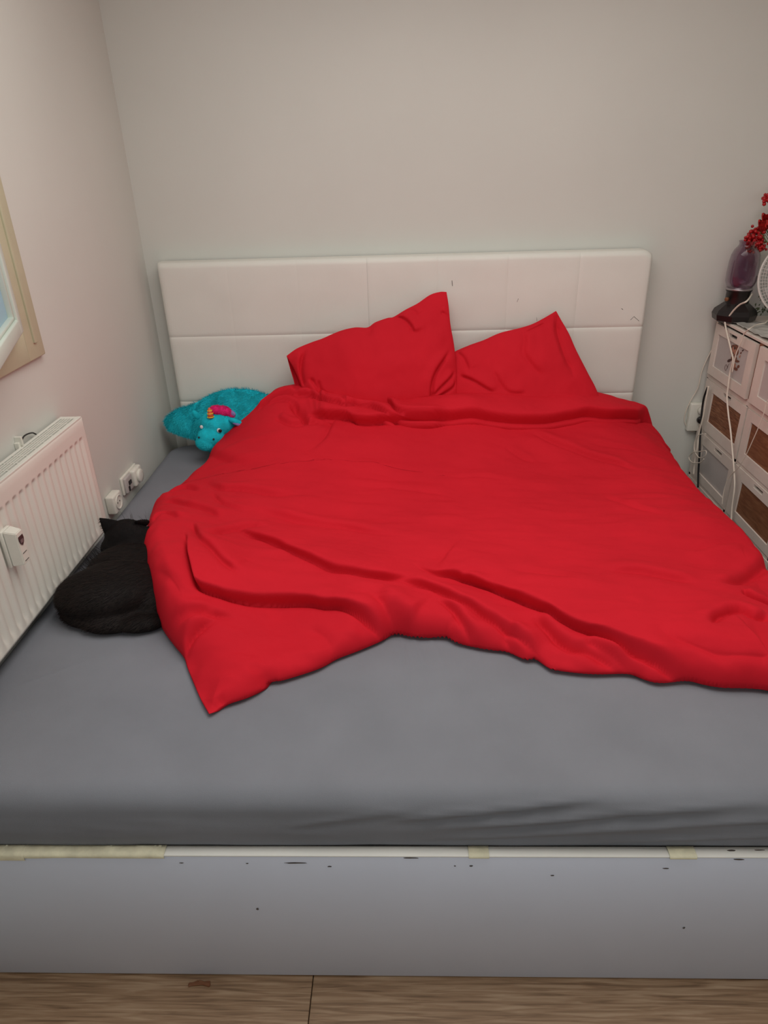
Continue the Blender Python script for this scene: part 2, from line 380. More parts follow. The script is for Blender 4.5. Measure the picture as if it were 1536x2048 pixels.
# core with a cut top right corner
bm = bmesh.new()
prof = [(.006, .05), (.006, 1.352), (W-.022, 1.352), (W-.004, 1.338), (W-.004, .05)]
a = [bm.verts.new((x, .006, z)) for x, z in prof]; b = [bm.verts.new((x, .084, z)) for x, z in prof]
bm.faces.new(a); bm.faces.new(b[::-1])
for i in range(5): j = (i+1) % 5; bm.faces.new((a[j], a[i], b[i], b[j]))
bmesh.ops.bevel(bm, geom=list(bm.edges), offset=.008, segments=3, affect='EDGES')
obj('headboard_core', bm, m_leather, hb, True)
zs = [.46, .767, 1.0547, 1.358]; xs = [0]+[.289*k for k in range(1, 7)]+[W]
for i in range(3):
    for j in range(7):
        x0, x1, z0, z1 = xs[j], xs[j+1], zs[i], zs[i+1]; nu, nv = 15, 21
        faint = (i == 2 and j < 3) or (i == 1 and j < 4)          # seams on the left hardly show
        u = np.linspace(0, 1, nu); ul = np.sin((u-.5)*PI)*.5+.5
        L1 = z1-z0; arc = .024; path = []
        if i == 2:
            Lf = L1-arc
            for v in np.r_[np.linspace(0, .1, 5), np.linspace(.2, 1, 9)]: path.append((0, z0+v*Lf, 0, -1))
            for k in range(1, 7): t = k/6*PI/2; path.append((arc-arc*math.cos(t), z0+Lf+arc*math.sin(t), 0, 0))
            path.append((.080, z1, 0, 0))
        else:
            v = np.sin((np.linspace(0, 1, nv)-.5)*PI)*.5+.5
            path = [(0, z0+q*L1, 0, -1) for q in v]
        P = np.zeros((len(path), nu, 3))
        for r_, (yy, zz, _, _) in enumerate(path):
            for c_, uu in enumerate(ul):
                x = x0+uu*(x1-x0)
                du = min(x-x0, x1-x)
                lip = 0.0005 if faint else .0022
                gx = lip*math.exp(-du/.005) if not ((j == 0 and x-x0 < .02) or (j == 6 and x1-x < .02)) else .010*math.exp(-du/.006)
                dz = min(zz-z0, 9 if i == 2 else z1-zz); gz = .004*math.exp(-dz/.006)
                sag = .0025*fbm(np.array([x*5]), np.array([zz*6+3]))[0]
                y = yy+(gx+gz+sag*.8 if yy < .03 else 0)
                if i == 2 and j == 6 and yy >= 0 and x > x1-.03: zz2 = zz-max(0, (x-(x1-.03)))*.55*(1 if zz > z1-.03 else 0)
                else: zz2 = zz
                P[r_, c_] = (x-(.003 if (j == 6 and uu > .99) else 0), y, zz2)
        link('upholstery_panel', grid_mesh('upholstery_panel', P[::-1]), m_leather, hb)
# small tears and scratches in the leatherette
bm = bmesh.new()
for pts in ([(1261, 640), (1268, 633), (1278, 642)], [(1034, 604), (1037, 597)], [(1243, 617), (1246, 619)], [(904, 561), (905, 572)], [(1073, 634), (1074, 642)]):
    tube(bm, [at(px, py, 1, -.001) for px, py in pts], .0009, 5, 0)
obj('scratch', bm, m_scuff, hb, kind='stuff')
# foot board, rails, mattress support
YFB = -2.02
fb = bx('foot_board', -.06, 2.03, YFB, YFB+.022, .004, ZB, m_board, bed, .0015, 1)
bx('board_edge', -.06, 2.03, YFB-.0012, YFB+.0225, ZB, ZB+.004, m_edge, fb, .001, 1)
for x in (-.06, 2.008): bx('side_rail', x, x+.022, YFB+.022, .0, .004, ZB, m_board, bed, .0015, 1)
bx('mattress_support', -.038, 2.008, YFB+.022, 0, ZB-.05, ZB+.006, m_dark, bed)
# peeling tape along the top edge of the board
def strip(name, p0, p1, wtop, drop, amp, seed, parent):
    n = 60; r = np.random.RandomState(seed); P = np.zeros((7, n, 3))
    for k in range(n):
        t = k/(n-1); x = p0+(p1-p0)*t; wv = .5+.5*vnoise(np.array([x*14+seed]), np.array([.3]))[0]
        dr = drop*(.3+wv) if drop else .003
        cr = amp*fbm(np.array([x*22.]), np.array([seed*1.7]))[0]
        prof = [(.023, .0055), (.014, .007+abs(cr)), (.006, .0065+abs(cr)*.6), (-.0015, .006+abs(cr)*.3), (-.0035, .001), (-.003, -dr*.6), (-.0022, -dr)]
        for j, (dy, dz) in enumerate(prof): P[j, k] = (x, YFB+dy, ZB+dz)
    Q = P.copy(); Q[..., 2] -= .0006; Q[..., 1] += .0004
    return link(name, grid_mesh(name, P, Q), m_tape, parent)
strip('peeling_tape', -.058, .500, 1, .006, .006, 1, fb)
strip('peeling_tape', -.058, .20, 1, .017, .003, 5, fb)
for (xa, xb, dr) in ((1.136, 1.178, .0015), (1.545, 1.60, .004)): strip('peeling_tape', xa, xb, 1, dr, .002, int(xa*10), fb)
bm = bmesh.new()
for px, py, a_, b_ in ((590, 1726, 24, 1.6), (515, 1818, 3, 3), (363, 1726, 4, 1), (494, 1727, 3, 1), (659, 1733, 4, 1.5), (820, 1716, 17, 1.5), (910, 1732, 2, 1.2),
                       (942, 1732, 4, 1.5), (1332, 1737, 6, 1.2), (1368, 1856, 2.5, 2.5), (1463, 1701, 9, 2), (1478, 1719, 10, 1.5), (1519, 1700, 10, 1.3), (1105, 1751, 4, 1.5)):
    c = at(px, py, 1, YFB-.0009); s = .00125*.95
    ring = [bm.verts.new((c[0]+a_*s*.9*math.cos(t)*(.7+.5*random.random()), YFB-.0006, c[2]+b_*s*math.sin(t)*(.7+.5*random.random()))) for t in np.linspace(0, 2*PI, 13)[:-1]]
    bm.faces.new(ring)
r_ = bmesh.ops.extrude_face_region(bm, geom=list(bm.faces)); bmesh.ops.translate(bm, verts=[v for v in r_['geom'] if isinstance(v, bmesh.types.BMVert)], vec=(0, -.0006, 0))
obj('scuff_mark', bm, m_scuff, fb, kind='stuff')

# mattress under a grey fitted sheet
MX0, MX1, MY0, MY1 = -.068, 1.985, -1.999, -.004
def mattress():
    N = 900; prof = []; r = .05; zb = ZB+.008
    for ins in (.95, .8, .6, .45, .34, .26, .2, .15, .11, .08, .06): prof.append((ins, ZM, 0))
    for k in range(0, 9): t = k/8*PI/2; prof.append((r-r*math.sin(t), ZM-r+r*math.cos(t), k/8))
    for k in range(1, 15): prof.append((-.006*math.sin(k/14*PI), ZM-r-(ZM-r-zb)*k/14, 1))
    prof.append((.02, zb-.002, 1)); rows = []
    for ins, z, sd in prof:
        rc = max(.09-ins*.5, .02) if ins < .15 else .02
        P, d = rrect(MX0+ins, MX1-ins, MY0+ins, MY1-ins, rc)
        t = np.linspace(0, 1, N+1)[:-1]*d[-1]
        rows.append(np.stack([np.interp(t, d, P[:, 0]), np.interp(t, d, P[:, 1]), np.full(N, z)], 1))
    R = np.array(rows); X, Y, Z = R[..., 0], R[..., 1], R[..., 2]
    sd = np.array([p[2] for p in prof])[:, None]
    # drawn folds on the front side, stronger to the right; faint ripples on top
    fr = np.clip((-1.93-Y)/.06, 0, 1)*np.clip((X-.85)/.5, 0, 1)
    fold = np.zeros(X.shape)
    for (x0, z0, x1, z1, a) in ((.95, .515, 1.42, .567, .008), (1.05, .495, 1.75, .56, .007), (1.15, .475, 1.95, .535, .006), (1.0, .46, 1.7, .50, .005), (1.35, .452, 1.98, .49, .005), (.75, .50, 1.05, .545, .004)):
        dx, dz = x1-x0, z1-z0; l = math.hypot(dx, dz); t = np.clip(((X-x0)*dx+(Z-z0)*dz)/l/l, 0, 1)
        e = (-(X-x0)*dz+(Z-z0)*dx)/l; m = ((X-x0)*dx+(Z-z0)*dz)/l/l
        tp = np.clip(m/.25, 0, 1)*np.clip((1-m)/.25, 0, 1)
        fold += a*tp*np.exp(-(e/.007)**2)-a*.7*tp*np.exp(-((e+.013)/.008)**2)
    fold *= np.clip((-1.93-Y)/.06, 0, 1)
    side_n = fbm(X*3+Y*2, Z*30+X*2, 3)*.0015*sd
    Yn = Y-(fold*.9+side_n)*(Y < -1.9)
    Zn = Z+(1-sd)*(.0018*fbm(X*2.2, Y*2.6, 3)+.0012*fbm(X*9, Y*5, 2))*(1 if True else 0)
    # wrinkles radiating from beneath the duvet edge and near the wall
    for (ax, ay, bx_, by_, a) in ((1.03, -1.48, .99, -1.60, .0035), (1.06, -1.49, 1.03, -1.62, .003), (1.0, -1.47, .95, -1.57, .0025), (1.1, -1.5, 1.09, -1.60, .002), (.02, -.55, .16, -.5, .002), (.0, -1.7, .2, -1.55, .002)):
        dx, dy = bx_-ax, by_-ay; l = math.hypot(dx, dy); m = ((X-ax)*dx+(Y-ay)*dy)/l/l; e = (-(X-ax)*dy+(Y-ay)*dx)/l
        Zn = Zn+(1-sd)*a*np.clip(m/.3, 0, 1)*np.clip((1-m)/.5, 0, 1)*np.exp(-(e/.006)**2)
    R = np.stack([X, Yn, Zn], -1)
    R = np.concatenate([R, R[:, :1]], 1)
    me = grid_mesh('mattress', R)
    bm = bmesh.new(); bm.from_mesh(me); bmesh.ops.remove_doubles(bm, verts=bm.verts, dist=1e-6)
    # close top centre and the bottom
    es = [e for e in bm.edges if len(e.link_faces) == 1]; bmesh.ops.holes_fill(bm, edges=es, sides=0)
    return bm
# finer tessellation of the top so the ripples have something to bend: a second profile pass
o = obj('mattress', mattress(), m_sheet, smooth=True)
tag(o, 'wide mattress in a blue-grey fitted sheet lying on the bed frame', 'mattress')

# ================================================================ DUVET
# control heights (pixel, height above the floor)
CP = [(418, 1428, 0.583),(450, 1360, 0.63),(375, 1330, 0.6),(430, 1290, 0.64),(345, 1250, 0.665),(330, 1180, 0.72),(325, 1100, 0.735),(345, 1040, 0.715),(400, 1120, 0.73),(420, 960, 0.69),(420, 880, 0.66),(1340, 885, 0.62),(1400, 962, 0.62),(1460, 1030, 0.62),(1536, 1105, 0.61),(600, 930, 0.72),(560, 1000, 0.69),(700, 1000, 0.67),(850, 950, 0.67),(850, 1050, 0.66),(1050, 1000, 0.65),(1200, 950, 0.65),(1250, 1100, 0.645),(1100, 1100, 0.65),(1400, 1100, 0.64),(500, 1080, 0.68),(600, 1170, 0.675),(500, 1170, 0.68),(700, 1200, 0.675),(800, 1220, 0.66),(780, 1110, 0.665),(900, 1150, 0.655),(950, 1220, 0.65),(1100, 1210, 0.655),(1300, 1250, 0.655),(1100, 1300, 0.62),(1450, 1250, 0.66),(1500, 1330, 0.645),(620, 1290, 0.63),(520, 1330, 0.63),(560, 1240, 0.63),(1300, 1330, 0.63)]
# where the cover climbs over the pillows: pixel and depth Y
CPY = [(470, 860, -0.3),(500, 830, -0.26),(545, 800, -0.25),(590, 785, -0.22),(640, 805, -0.25),(640, 850, -0.38),(720, 822, -0.27),(760, 862, -0.41),(790, 820, -0.27),(850, 810, -0.26),(850, 866, -0.41),(920, 800, -0.23),(1000, 800, -0.21),(1000, 870, -0.38),(1100, 795, -0.17),(1190, 795, -0.12),(1250, 815, -0.12),(1300, 838, -0.12),(1290, 865, -0.28),(1150, 868, -0.35)]
def _tps(P, z, lam=2e-3):
    n = len(P); d = np.linalg.norm(P[:, None]-P[None], axis=2); K = np.where(d > 0, d*d*np.log(d+1e-12), 0)+lam*np.eye(n)
    A = np.zeros((n+3, n+3)); A[:n, :n] = K; A[:n, n] = 1; A[:n, n+1:] = P; A[n, :n] = 1; A[n+1:, :n] = P.T
    return np.linalg.solve(A, np.r_[z, 0, 0, 0])
cpw = np.array([at(px, py, 2, z) for px, py, z in CP]+[at(px, py, 1, y) for px, py, y in CPY])
cpw = np.vstack([cpw, [(2.10, -1.3, .56), (2.08, -1.7, .56), (1.95, -1.5, .65), (2.0, -1.0, .655), (1.9, -.6, .655), (.48, -.13, .87), (2.02, -.12, .72), (1.2, -.08, .81), (.8, -.08, .84)]])
coef = _tps(cpw[:, :2], cpw[:, 2])
def Bh(X, Y):
    X = np.asarray(X, float); Y = np.asarray(Y, float); s = coef[-3]+coef[-2]*X+coef[-1]*Y
    for (px, py, _), c in zip(cpw, coef[:-3]):
        d = np.hypot(X-px, Y-py); s = s+c*np.where(d > 0, d*d*np.log(d+1e-12), 0)
    return np.clip(s, ZM+.02, .93)
def conv(px, py):
    d = FW+(px-768)/FPX*RT-(py-1024)/FPX*UP; zz = np.linspace(.95, .57, 240); q = CAM+d*((zz-CAM[2])/d[2])[:, None]
    h = Bh(q[:, 0], q[:, 1]); k = np.argmax(zz < h) if (zz < h).any() else 239     # first meeting of the sight line with the cloth
    return q[k, 0], q[k, 1]
def rim(X, Y): return ZM+.012+.062*np.exp(-((X-.21)/.15)**2-((Y+1.13)/.16)**2)
def o2(px, py, z=None):
    if z is not None: return tuple(at(px, py, 2, z)[:2])
    z = .6
    for _ in range(25): p = at(px, py, 2, z); z = .6*z+.4*float(rim(p[0], p[1]))+.4*.006
    return tuple(p[:2])
BOT = [(418,1428),(426,1425),(449,1411),(488,1398),(520,1382),(533,1368),(550,1363),(566,1361),(632,1340),(670,1320),(715,1303),(760,1284),(790,1270),(835,1276),(889,1276),(915,1287),(969,1299),(1014,1305),(1050,1320),(1072,1320),(1100,1338),(1119,1342),(1184,1349),(1258,1349),(1312,1366),(1377,1363),(1436,1375),(1536,1381)]
bot = [o2(x, y, .588) for x, y in BOT]+[(1.98, -1.76), (2.08, -1.75)]
left = [o2(418, 1428, .588)]+[o2(*p) for p in ((400,1395,.59),(374,1330,.60),(366,1308,.60),(340,1278),(322,1250),(302,1195),(291,1135),(289,1085),(302,1037),(325,1006),(335,990,.63),(372,955,.63),(396,935,.64),(420,895,.65),(440,868,.66))]+[(.30, -.19), (.385, -.155), (.45, -.10)]
right = [bot[-1], (2.115, -1.45), (2.125, -1.1), (2.12, -.85), (2.115, -.6), (2.125, -.4), (2.125, -.25), (2.115, -.15), (2.06, -.09)]
top = [left[-1], (.8, -.07), (1.2, -.06), (1.6, -.065), (1.9, -.075), right[-1]]
FOLDS = [
 ([(352,1060),(366,1106),(374,1140),(384,1172),(402,1186),(436,1199),(462,1208),(501,1215),(553,1217),(605,1217),(645,1220),(670,1219),(700,1228),(730,1244),(760,1256),(800,1274)], .029, .009, .11, .018, .009, .25, .02, .95),
 ([(379,1048),(392,1072),(405,1088),(426,1104),(447,1132),(467,1150),(495,1160)], .018, .012, .05, .008, .012),
 ([(455,1050),(480,1068),(514,1082),(553,1098),(592,1116),(631,1134),(665,1146),(700,1151),(745,1157),(790,1160),(840,1158)], .024, .012, .09, .012, .010, .2, .15, .8),
 ([(780,1159),(815,1166),(850,1174),(880,1184),(909,1201),(939,1217),(984,1246),(1014,1267),(1044,1286),(1080,1308)], .024, .010, .055, .012, .010, .2, .1),
 ([(808,1127),(862,1156),(909,1161),(954,1173),(984,1185),(1044,1212),(1085,1230),(1116,1250),(1154,1271),(1199,1288),(1258,1314),(1317,1337),(1377,1356),(1436,1371),(1536,1382),(1580,1384)], .031, .010, .13, .018, .009, .2, .01, .9),
 ([(1060,1236),(1085,1252),(1110,1278),(1139,1297),(1169,1304),(1205,1316),(1246,1338)], .016, .016, .04, .012, .014),
 ([(1165,1283),(1200,1300),(1240,1320),(1290,1345)], .012, .014, .03, .010, .012),
 ([(870,1196),(890,1206),(909,1223),(927,1250),(951,1277),(972,1298)], .018, .010, .04, .012, .010, .2, .02),
 ([(735,1185),(755,1203),(769,1220),(799,1243),(835,1258),(890,1276)], .028, .026, .06, .014, .022, .2, .05),
 ([(1000,1262),(1020,1285),(1040,1305),(1050,1322)], .014, .014, .04, .008, .012, .2, .02),
 ([(925,1164),(932,1152),(948,1147),(972,1149),(1000,1158)], -.004, .01, .03, .006, .012, .3, .3),
 ([(612,846),(635,845),(668,850),(692,851),(710,858),(740,860),(770,857),(799,857),(844,862),(889,858),(933,856),(981,861),(1030,864),(1095,862),(1144,857),(1177,850),(1225,851),(1274,850),(1307,854),(1345,874)], .040, .009, .16, .030, .010, .06, .05, 1.25),
 ([(575,795),(600,797),(620,801),(644,813),(668,824),(692,830),(728,831),(755,839),(790,849)], .026, .009, .034, .020, .009, .15, .15, 1.0),
 ([(690,798),(715,800),(740,806),(770,818),(787,835),(814,845),(859,849),(900,856)], .024, .009, .034, .018, .009, .15, .15, 1.0),
 ([(583,800),(590,812),(602,826),(612,846)], -.004, .01, .02, .034, .014, .25, .1),
 ([(640,1150),(700,1175),(760,1190),(820,1215)], .006, .03, .05, .004, .03, .3, .3),
 ([(420,985),(445,1010),(500,1030)], .008, .016, .03, .005, .012, .3, .3),
 ([(305,1040),(330,1030),(360,1040)], .008, .014, .03, .008, .010, .1, .3),
 ([(340,985),(370,975),(400,982)], .007, .014, .03, .007, .010, .1, .3),
 ([(300,1120),(330,1140),(352,1170),(362,1200)], .006, .02, .04, .006, .018, .3, .3),
 ([(1000,1140),(1080,1150),(1170,1160)], .006, .03, .05, .004, .02, .3, .3),
 ([(1200,985),(1260,1010),(1330,1030)], .005, .02, .04, .003, .014, .3, .3),
 ([(515,822),(539,802),(569,790),(592,789)], .016, .010, .03, .014, .009),
 ([(535,812),(560,801),(585,804),(600,812)], .010, .008, .02, .008, .007),
 ([(655,806),(685,815),(700,826),(720,829)], .010, .007, .018, .008, .006),
 ([(625,786),(640,796),(648,808)], .010, .008, .02, .008, .008),
 ([(548,835),(580,850),(612,848),(640,842)], .012, .012, .03, .010, .012),
 ([(400,895),(426,913),(462,922),(501,925),(535,928),(560,925)], .018, .028, .05, .006, .02, .25, .4),
 ([(655,820),(660,850),(640,880),(600,900)], .008, .02, .03, .006, .015, .3, .4),
 ([(400,962),(436,980),(475,982),(514,985),(560,990),(620,985)], .014, .022, .05, .006, .016, .3, .3),
 ([(322,1003),(345,1003),(371,1012),(410,1023),(440,1040)], .012, .018, .04, .007, .014),
 ([(470,1022),(527,1028),(592,1043),(680,1054),(760,1070),(840,1080)], .014, .022, .05, .005, .018, .3, .35),
 ([(425,1085),(455,1066),(500,1058),(550,1064)], .010, .016, .035, .007, .014, .3, .3),
 ([(700,968),(780,975),(860,985),(940,1002)], .006, .02, .045, .003, .014, .35, .35),
 ([(330,1228),(384,1222),(436,1219)], .008, .014, .03, .006, .010, .3, .3),
 ([(335,1246),(372,1234),(410,1228),(475,1238)], .010, .014, .03, .007, .010, .3, .3),
 ([(370,1312),(384,1280),(412,1256),(440,1244)], .016, .012, .04, .009, .012, .1, .4),
 ([(532,1372),(534,1350),(522,1336)], -.010, .010, .03, .016, .012, .02, .4),
 ([(452,1414),(448,1402),(434,1391)], -.006, .010, .03, .012, .009, .02, .4),
 ([(610,1250),(640,1262),(660,1285),(640,1310)], .005, .02, .04, .004, .02, .3, .3),
 ([(1060,868),(1084,878),(1112,891),(1154,905),(1193,918),(1242,931),(1275,943)], .011, .014, .035, .008, .011, .15, .2),
 ([(1010,898),(1036,912),(1070,928)], .007, .014, .03, .005, .010, .3, .3),
 ([(1170,885),(1230,895),(1290,905)], .005, .014, .03, .004, .010, .3, .3),
 ([(900,958),(960,955),(1010,962)], .004, .016, .035, .003, .012, .3, .3),
 ([(1195,1140),(1273,1146),(1332,1155),(1407,1171)], .012, .022, .05, .005, .016, .3, .25),
 ([(1440,1172),(1478,1168),(1502,1158),(1525,1140),(1550,1115)], .012, .018, .04, .010, .016, .2, .05),
 ([(1480,1185),(1510,1199),(1545,1213)], .014, .012, .035, .014, .012, .2, .05),
 ([(1427,1266),(1433,1246),(1451,1232),(1481,1224),(1508,1238),(1545,1240)], .014, .018, .04, .012, .016, .25, .1),
 ([(1300,1258),(1347,1284),(1392,1303),(1451,1318),(1545,1328)], .016, .04, .08, .012, .04, .3, .1),
 ([(1500,1095),(1470,1085),(1420,1092),(1380,1105)], .005, .02, .04, .004, .015, .3, .3),
]
def duvet():
    nu, nv = 480, 400
    ds = lambda n: np.clip((lambda t: t+.035*np.sin(2*PI*t-PI)*1.0)(np.linspace(0, 1, n)), 0, 1)
    ds = lambda n: (lambda t: t-.11*np.sin(2*PI*t)/1.0*.9)(np.linspace(0, 1, n))
    b = resample(bot, nu, ds(nu)); t = resample(top, nu, ds(nu)); l = resample(left, nv, ds(nv)); r = resample(right, nv, ds(nv))
    G = coons(b, t, l, r); X, Y = G[..., 0], G[..., 1]
    ring = np.vstack([b, r[1:], t[::-1][1:], l[::-1][1:-1]]); ring = ring[::2]
    d, _, _ = polydist(X, Y, ring, closed=True)
    r0 = .055+.015*np.clip((.6-X)/.4, 0, 1)*np.clip((Y+1.6)/.2, 0, 1)
    e = np.sqrt(np.clip(1-(1-np.clip(d/r0, 0, 1))**2, 0, 1))
    zb = np.where(X > 2.0, ZM+.012-np.clip((X-2.0)/.1, 0, 1)*.07, rim(X, Y))
    zb = np.where((Y > -.25), np.maximum(zb, ZM+.02), zb)
    H, DX, DY = apply_folds(X, Y, FOLDS, conv)
    base = Bh(X, Y)
    # seams pucker the rim; soft quilted unevenness; fine drawn creases
    nz = .0065*fbm(X*2.3+1, Y*3.4, 3)+.0042*fbm(X*4.5+Y*2, Y*15+3, 2)+.0016*fbm(X*14+Y*9, Y*30, 2)+.002*fbm(X*8-Y*9, Y*7+X*7, 2)
    puck = .006*np.exp(-(d/.05)**2)*vnoise(X*28+Y*20, Y*26-X*12)
    Z = zb+(base+H*1.12+nz-zb)*e+puck*e
    Z = np.maximum(Z, zb)
    ek = np.clip(d/.11, 0, 1)**1.5; P = np.stack([X+DX*ek, Y+DY*ek, Z], -1)
    cx, cy = 1.2, -.85
    Q = P.copy(); k = np.clip(d/.05, 0, 1); tx, ty = cx-X, cy-Y; n = np.hypot(tx, ty)+1e-6
    Q[..., 2] = np.where(X > 1.99, np.minimum(zb-.004, ZM+.0035), ZM+.0035)
    sh = np.clip((Y+.62)/.15, 0, 1)+np.exp(-((X-.3)/.2)**2-((Y+1.15)/.2)**2)*1.2; sh = np.clip(sh, 0, 1)*(X < 1.99)
    Q[..., 2] = Q[..., 2]*(1-sh)+sh*np.maximum(Q[..., 2], np.minimum(Z-.035, zb+.9*(Z-.04-zb))); Q[..., 2] = np.minimum(Q[..., 2], Z-.003); Q[..., 0] += tx/n*.018*(1-k); Q[..., 1] += ty/n*.018*(1-k)
    return grid_mesh('duvet', P, Q), Z
me, _ = duvet()
o = link('duvet', me, m_red); tag(o, 'rumpled plain red duvet spread over the grey sheet', 'duvet')

# ================================================================ PILLOWS
def pillow(label, name, outline, org, lean, T, folds, seed, nu=150, nv=130, flap=None):
    """outline: four pixel polylines bottom, top, left, right on a plane leaning back"""
    e1 = np.array([1., 0, 0]); e2 = np.array([0, math.sin(lean), math.cos(lean)]); nn = np.array([0, -math.cos(lean), math.sin(lean)])
    org = np.array(org, float)
    def cv(px, py):
        d = FW+(px-768)/FPX*RT-(py-1024)/FPX*UP; t = ((org-CAM)@nn)/(d@nn); q = CAM+t*d-org
        return (q@e1, q@e2)
    ds = lambda n: (lambda t: t-.12*np.sin(2*PI*t))(np.linspace(0, 1, n))
    B, Tp, Lf, Rt = [resample([cv(*p) for p in c], n, ds(n)) for c, n in zip(outline, (nu, nu, nv, nv))]
    G = coons(B, Tp, Lf, Rt); X, Y = G[..., 0], G[..., 1]
    u = ds(nu)[None]*2-1; v = ds(nv)[:, None]*2-1
    th = T*np.clip((1-np.abs(u)**2.4), 0, 1)**.62*np.clip((1-np.abs(v)**2.4), 0, 1)**.62
    Hf, DX, DY = apply_folds(X, Y, folds, cv, .6); edge = np.clip(th/(T*.25), 0, 1)
    nz = .005*fbm(X*6+seed, Y*7, 3)+.0018*fbm(X*22+seed, Y*13, 2)
    Z = th+(Hf+nz)*edge+.002; Zb = -th*.7-.002
    P = org+(X+DX*edge)[..., None]*e1+(Y+DY*edge)[..., None]*e2+Z[..., None]*nn; Q = org+X[..., None]*e1+Y[..., None]*e2+Zb[..., None]*nn
    o = link(name, grid_mesh(name, P, Q), m_red); tag(o, label, 'pillow', 'red pillows against the headboard'); return o, cv, (org, e1, e2, nn)
p1o = ([(618,850),(700,856),(800,860),(880,850),(918,838)], [(573,712),(594,697),(625,684),(645,677),(680,662),(710,655),(735,655),(750,645),(775,636),(787,634),(810,620),(835,607),(860,590),(880,584),(893,584)],
       [(618,850),(612,815),(603,775),(590,742),(573,712)], [(918,838),(914,800),(913,740),(908,690),(901,650),(897,610),(893,584)])
p1f = [([(787,636),(805,642),(818,655),(826,672)], .014, .012, .03, .008, .010),
       ([(812,624),(825,622),(835,634)], .006, .010, .02, .004, .008),
       ([(880,625),(892,632),(902,642)], .006, .010, .02, .005, .008),
       ([(864,800),(866,770),(875,745),(895,715),(905,700)], .012, .010, .03, .012, .009, .05, .3),
       ([(866,795),(885,775),(900,760),(912,745)], .010, .008, .02, .008, .007),
       ([(868,800),(890,788),(908,775),(914,760)], .008, .008, .02, .007, .007),
       ([(655,800),(642,785),(632,768),(624,755)], .010, .012, .03, .010, .010),
       ([(672,800),(655,790),(644,778),(640,760)], .008, .010, .03, .008, .009),
       ([(612,775),(605,745),(608,715),(618,700)], .010, .014, .035, .010, .012, .1, .3),
       ([(730,664),(736,672),(745,662)], .005, .010, .02, .004, .008)]
pl1, cv1, fr1 = pillow('red pillow standing upright, nearer the middle of the headboard, top right corner pointing up', 'pillow', p1o, (.9, -.175, .9), math.radians(20), .066, p1f, 1)
p2o = ([(890,890),(1000,900),(1100,900),(1225,880)], [(880,720),(912,702),(940,690),(968,680),(1000,666),(1040,656),(1065,648),(1090,635),(1112,622)],
       [(890,890),(885,800),(880,720)], [(1225,880),(1197,790),(1175,745),(1152,700),(1138,668),(1122,640),(1112,622)])
p2f = [([(1113,628),(1112,660),(1118,690),(1128,722),(1138,740),(1142,765)], -.012, .010, .03, .012, .010, .05, .3),
       ([(1040,655),(1045,680),(1042,710),(1058,735),(1085,765)], .008, .02, .04, .006, .014, .2, .3),
       ([(915,755),(940,765),(965,780),(985,792)], .010, .010, .03, .008, .009),
       ([(912,705),(925,720),(935,745)], .006, .012, .03, .005, .010),
       ([(980,740),(995,770),(1015,790),(1050,792)], .006, .014, .03, .005, .010),
       ([(1050,668),(1070,658),(1090,648)], .006, .010, .02, .004, .009)]
pillow('red pillow slumped low, nearer the right end of the headboard, with folded right edge', 'pillow', p2o, (1.5, -.135, .9), math.radians(24), .06, p2f, 9)
# dark open mouth of the first pillowcase
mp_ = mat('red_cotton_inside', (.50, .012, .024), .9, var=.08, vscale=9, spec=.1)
ra = resample([cv1(*p) for p in ((574,713),(590,742),(604,777),(616,825))], 24); rb = resample([cv1(*p) for p in ((573,712),(580,738),(589,770),(598,825))], 24)
g0, e1_, e2_, n_ = fr1; PP_ = np.zeros((24, 9, 3))
for i in range(24):
    for j in range(9):
        t = j/8; q = ra[i]*(1-t)+rb[i]*t; PP_[i, j] = g0+q[0]*e1_+q[1]*e2_+n_*(-.004-.022*math.sin(t*PI)*min(1, i/6))
link('pillowcase_mouth', grid_mesh('pillowcase_mouth', PP_, PP_-n_*.0015), mp_, pl1)

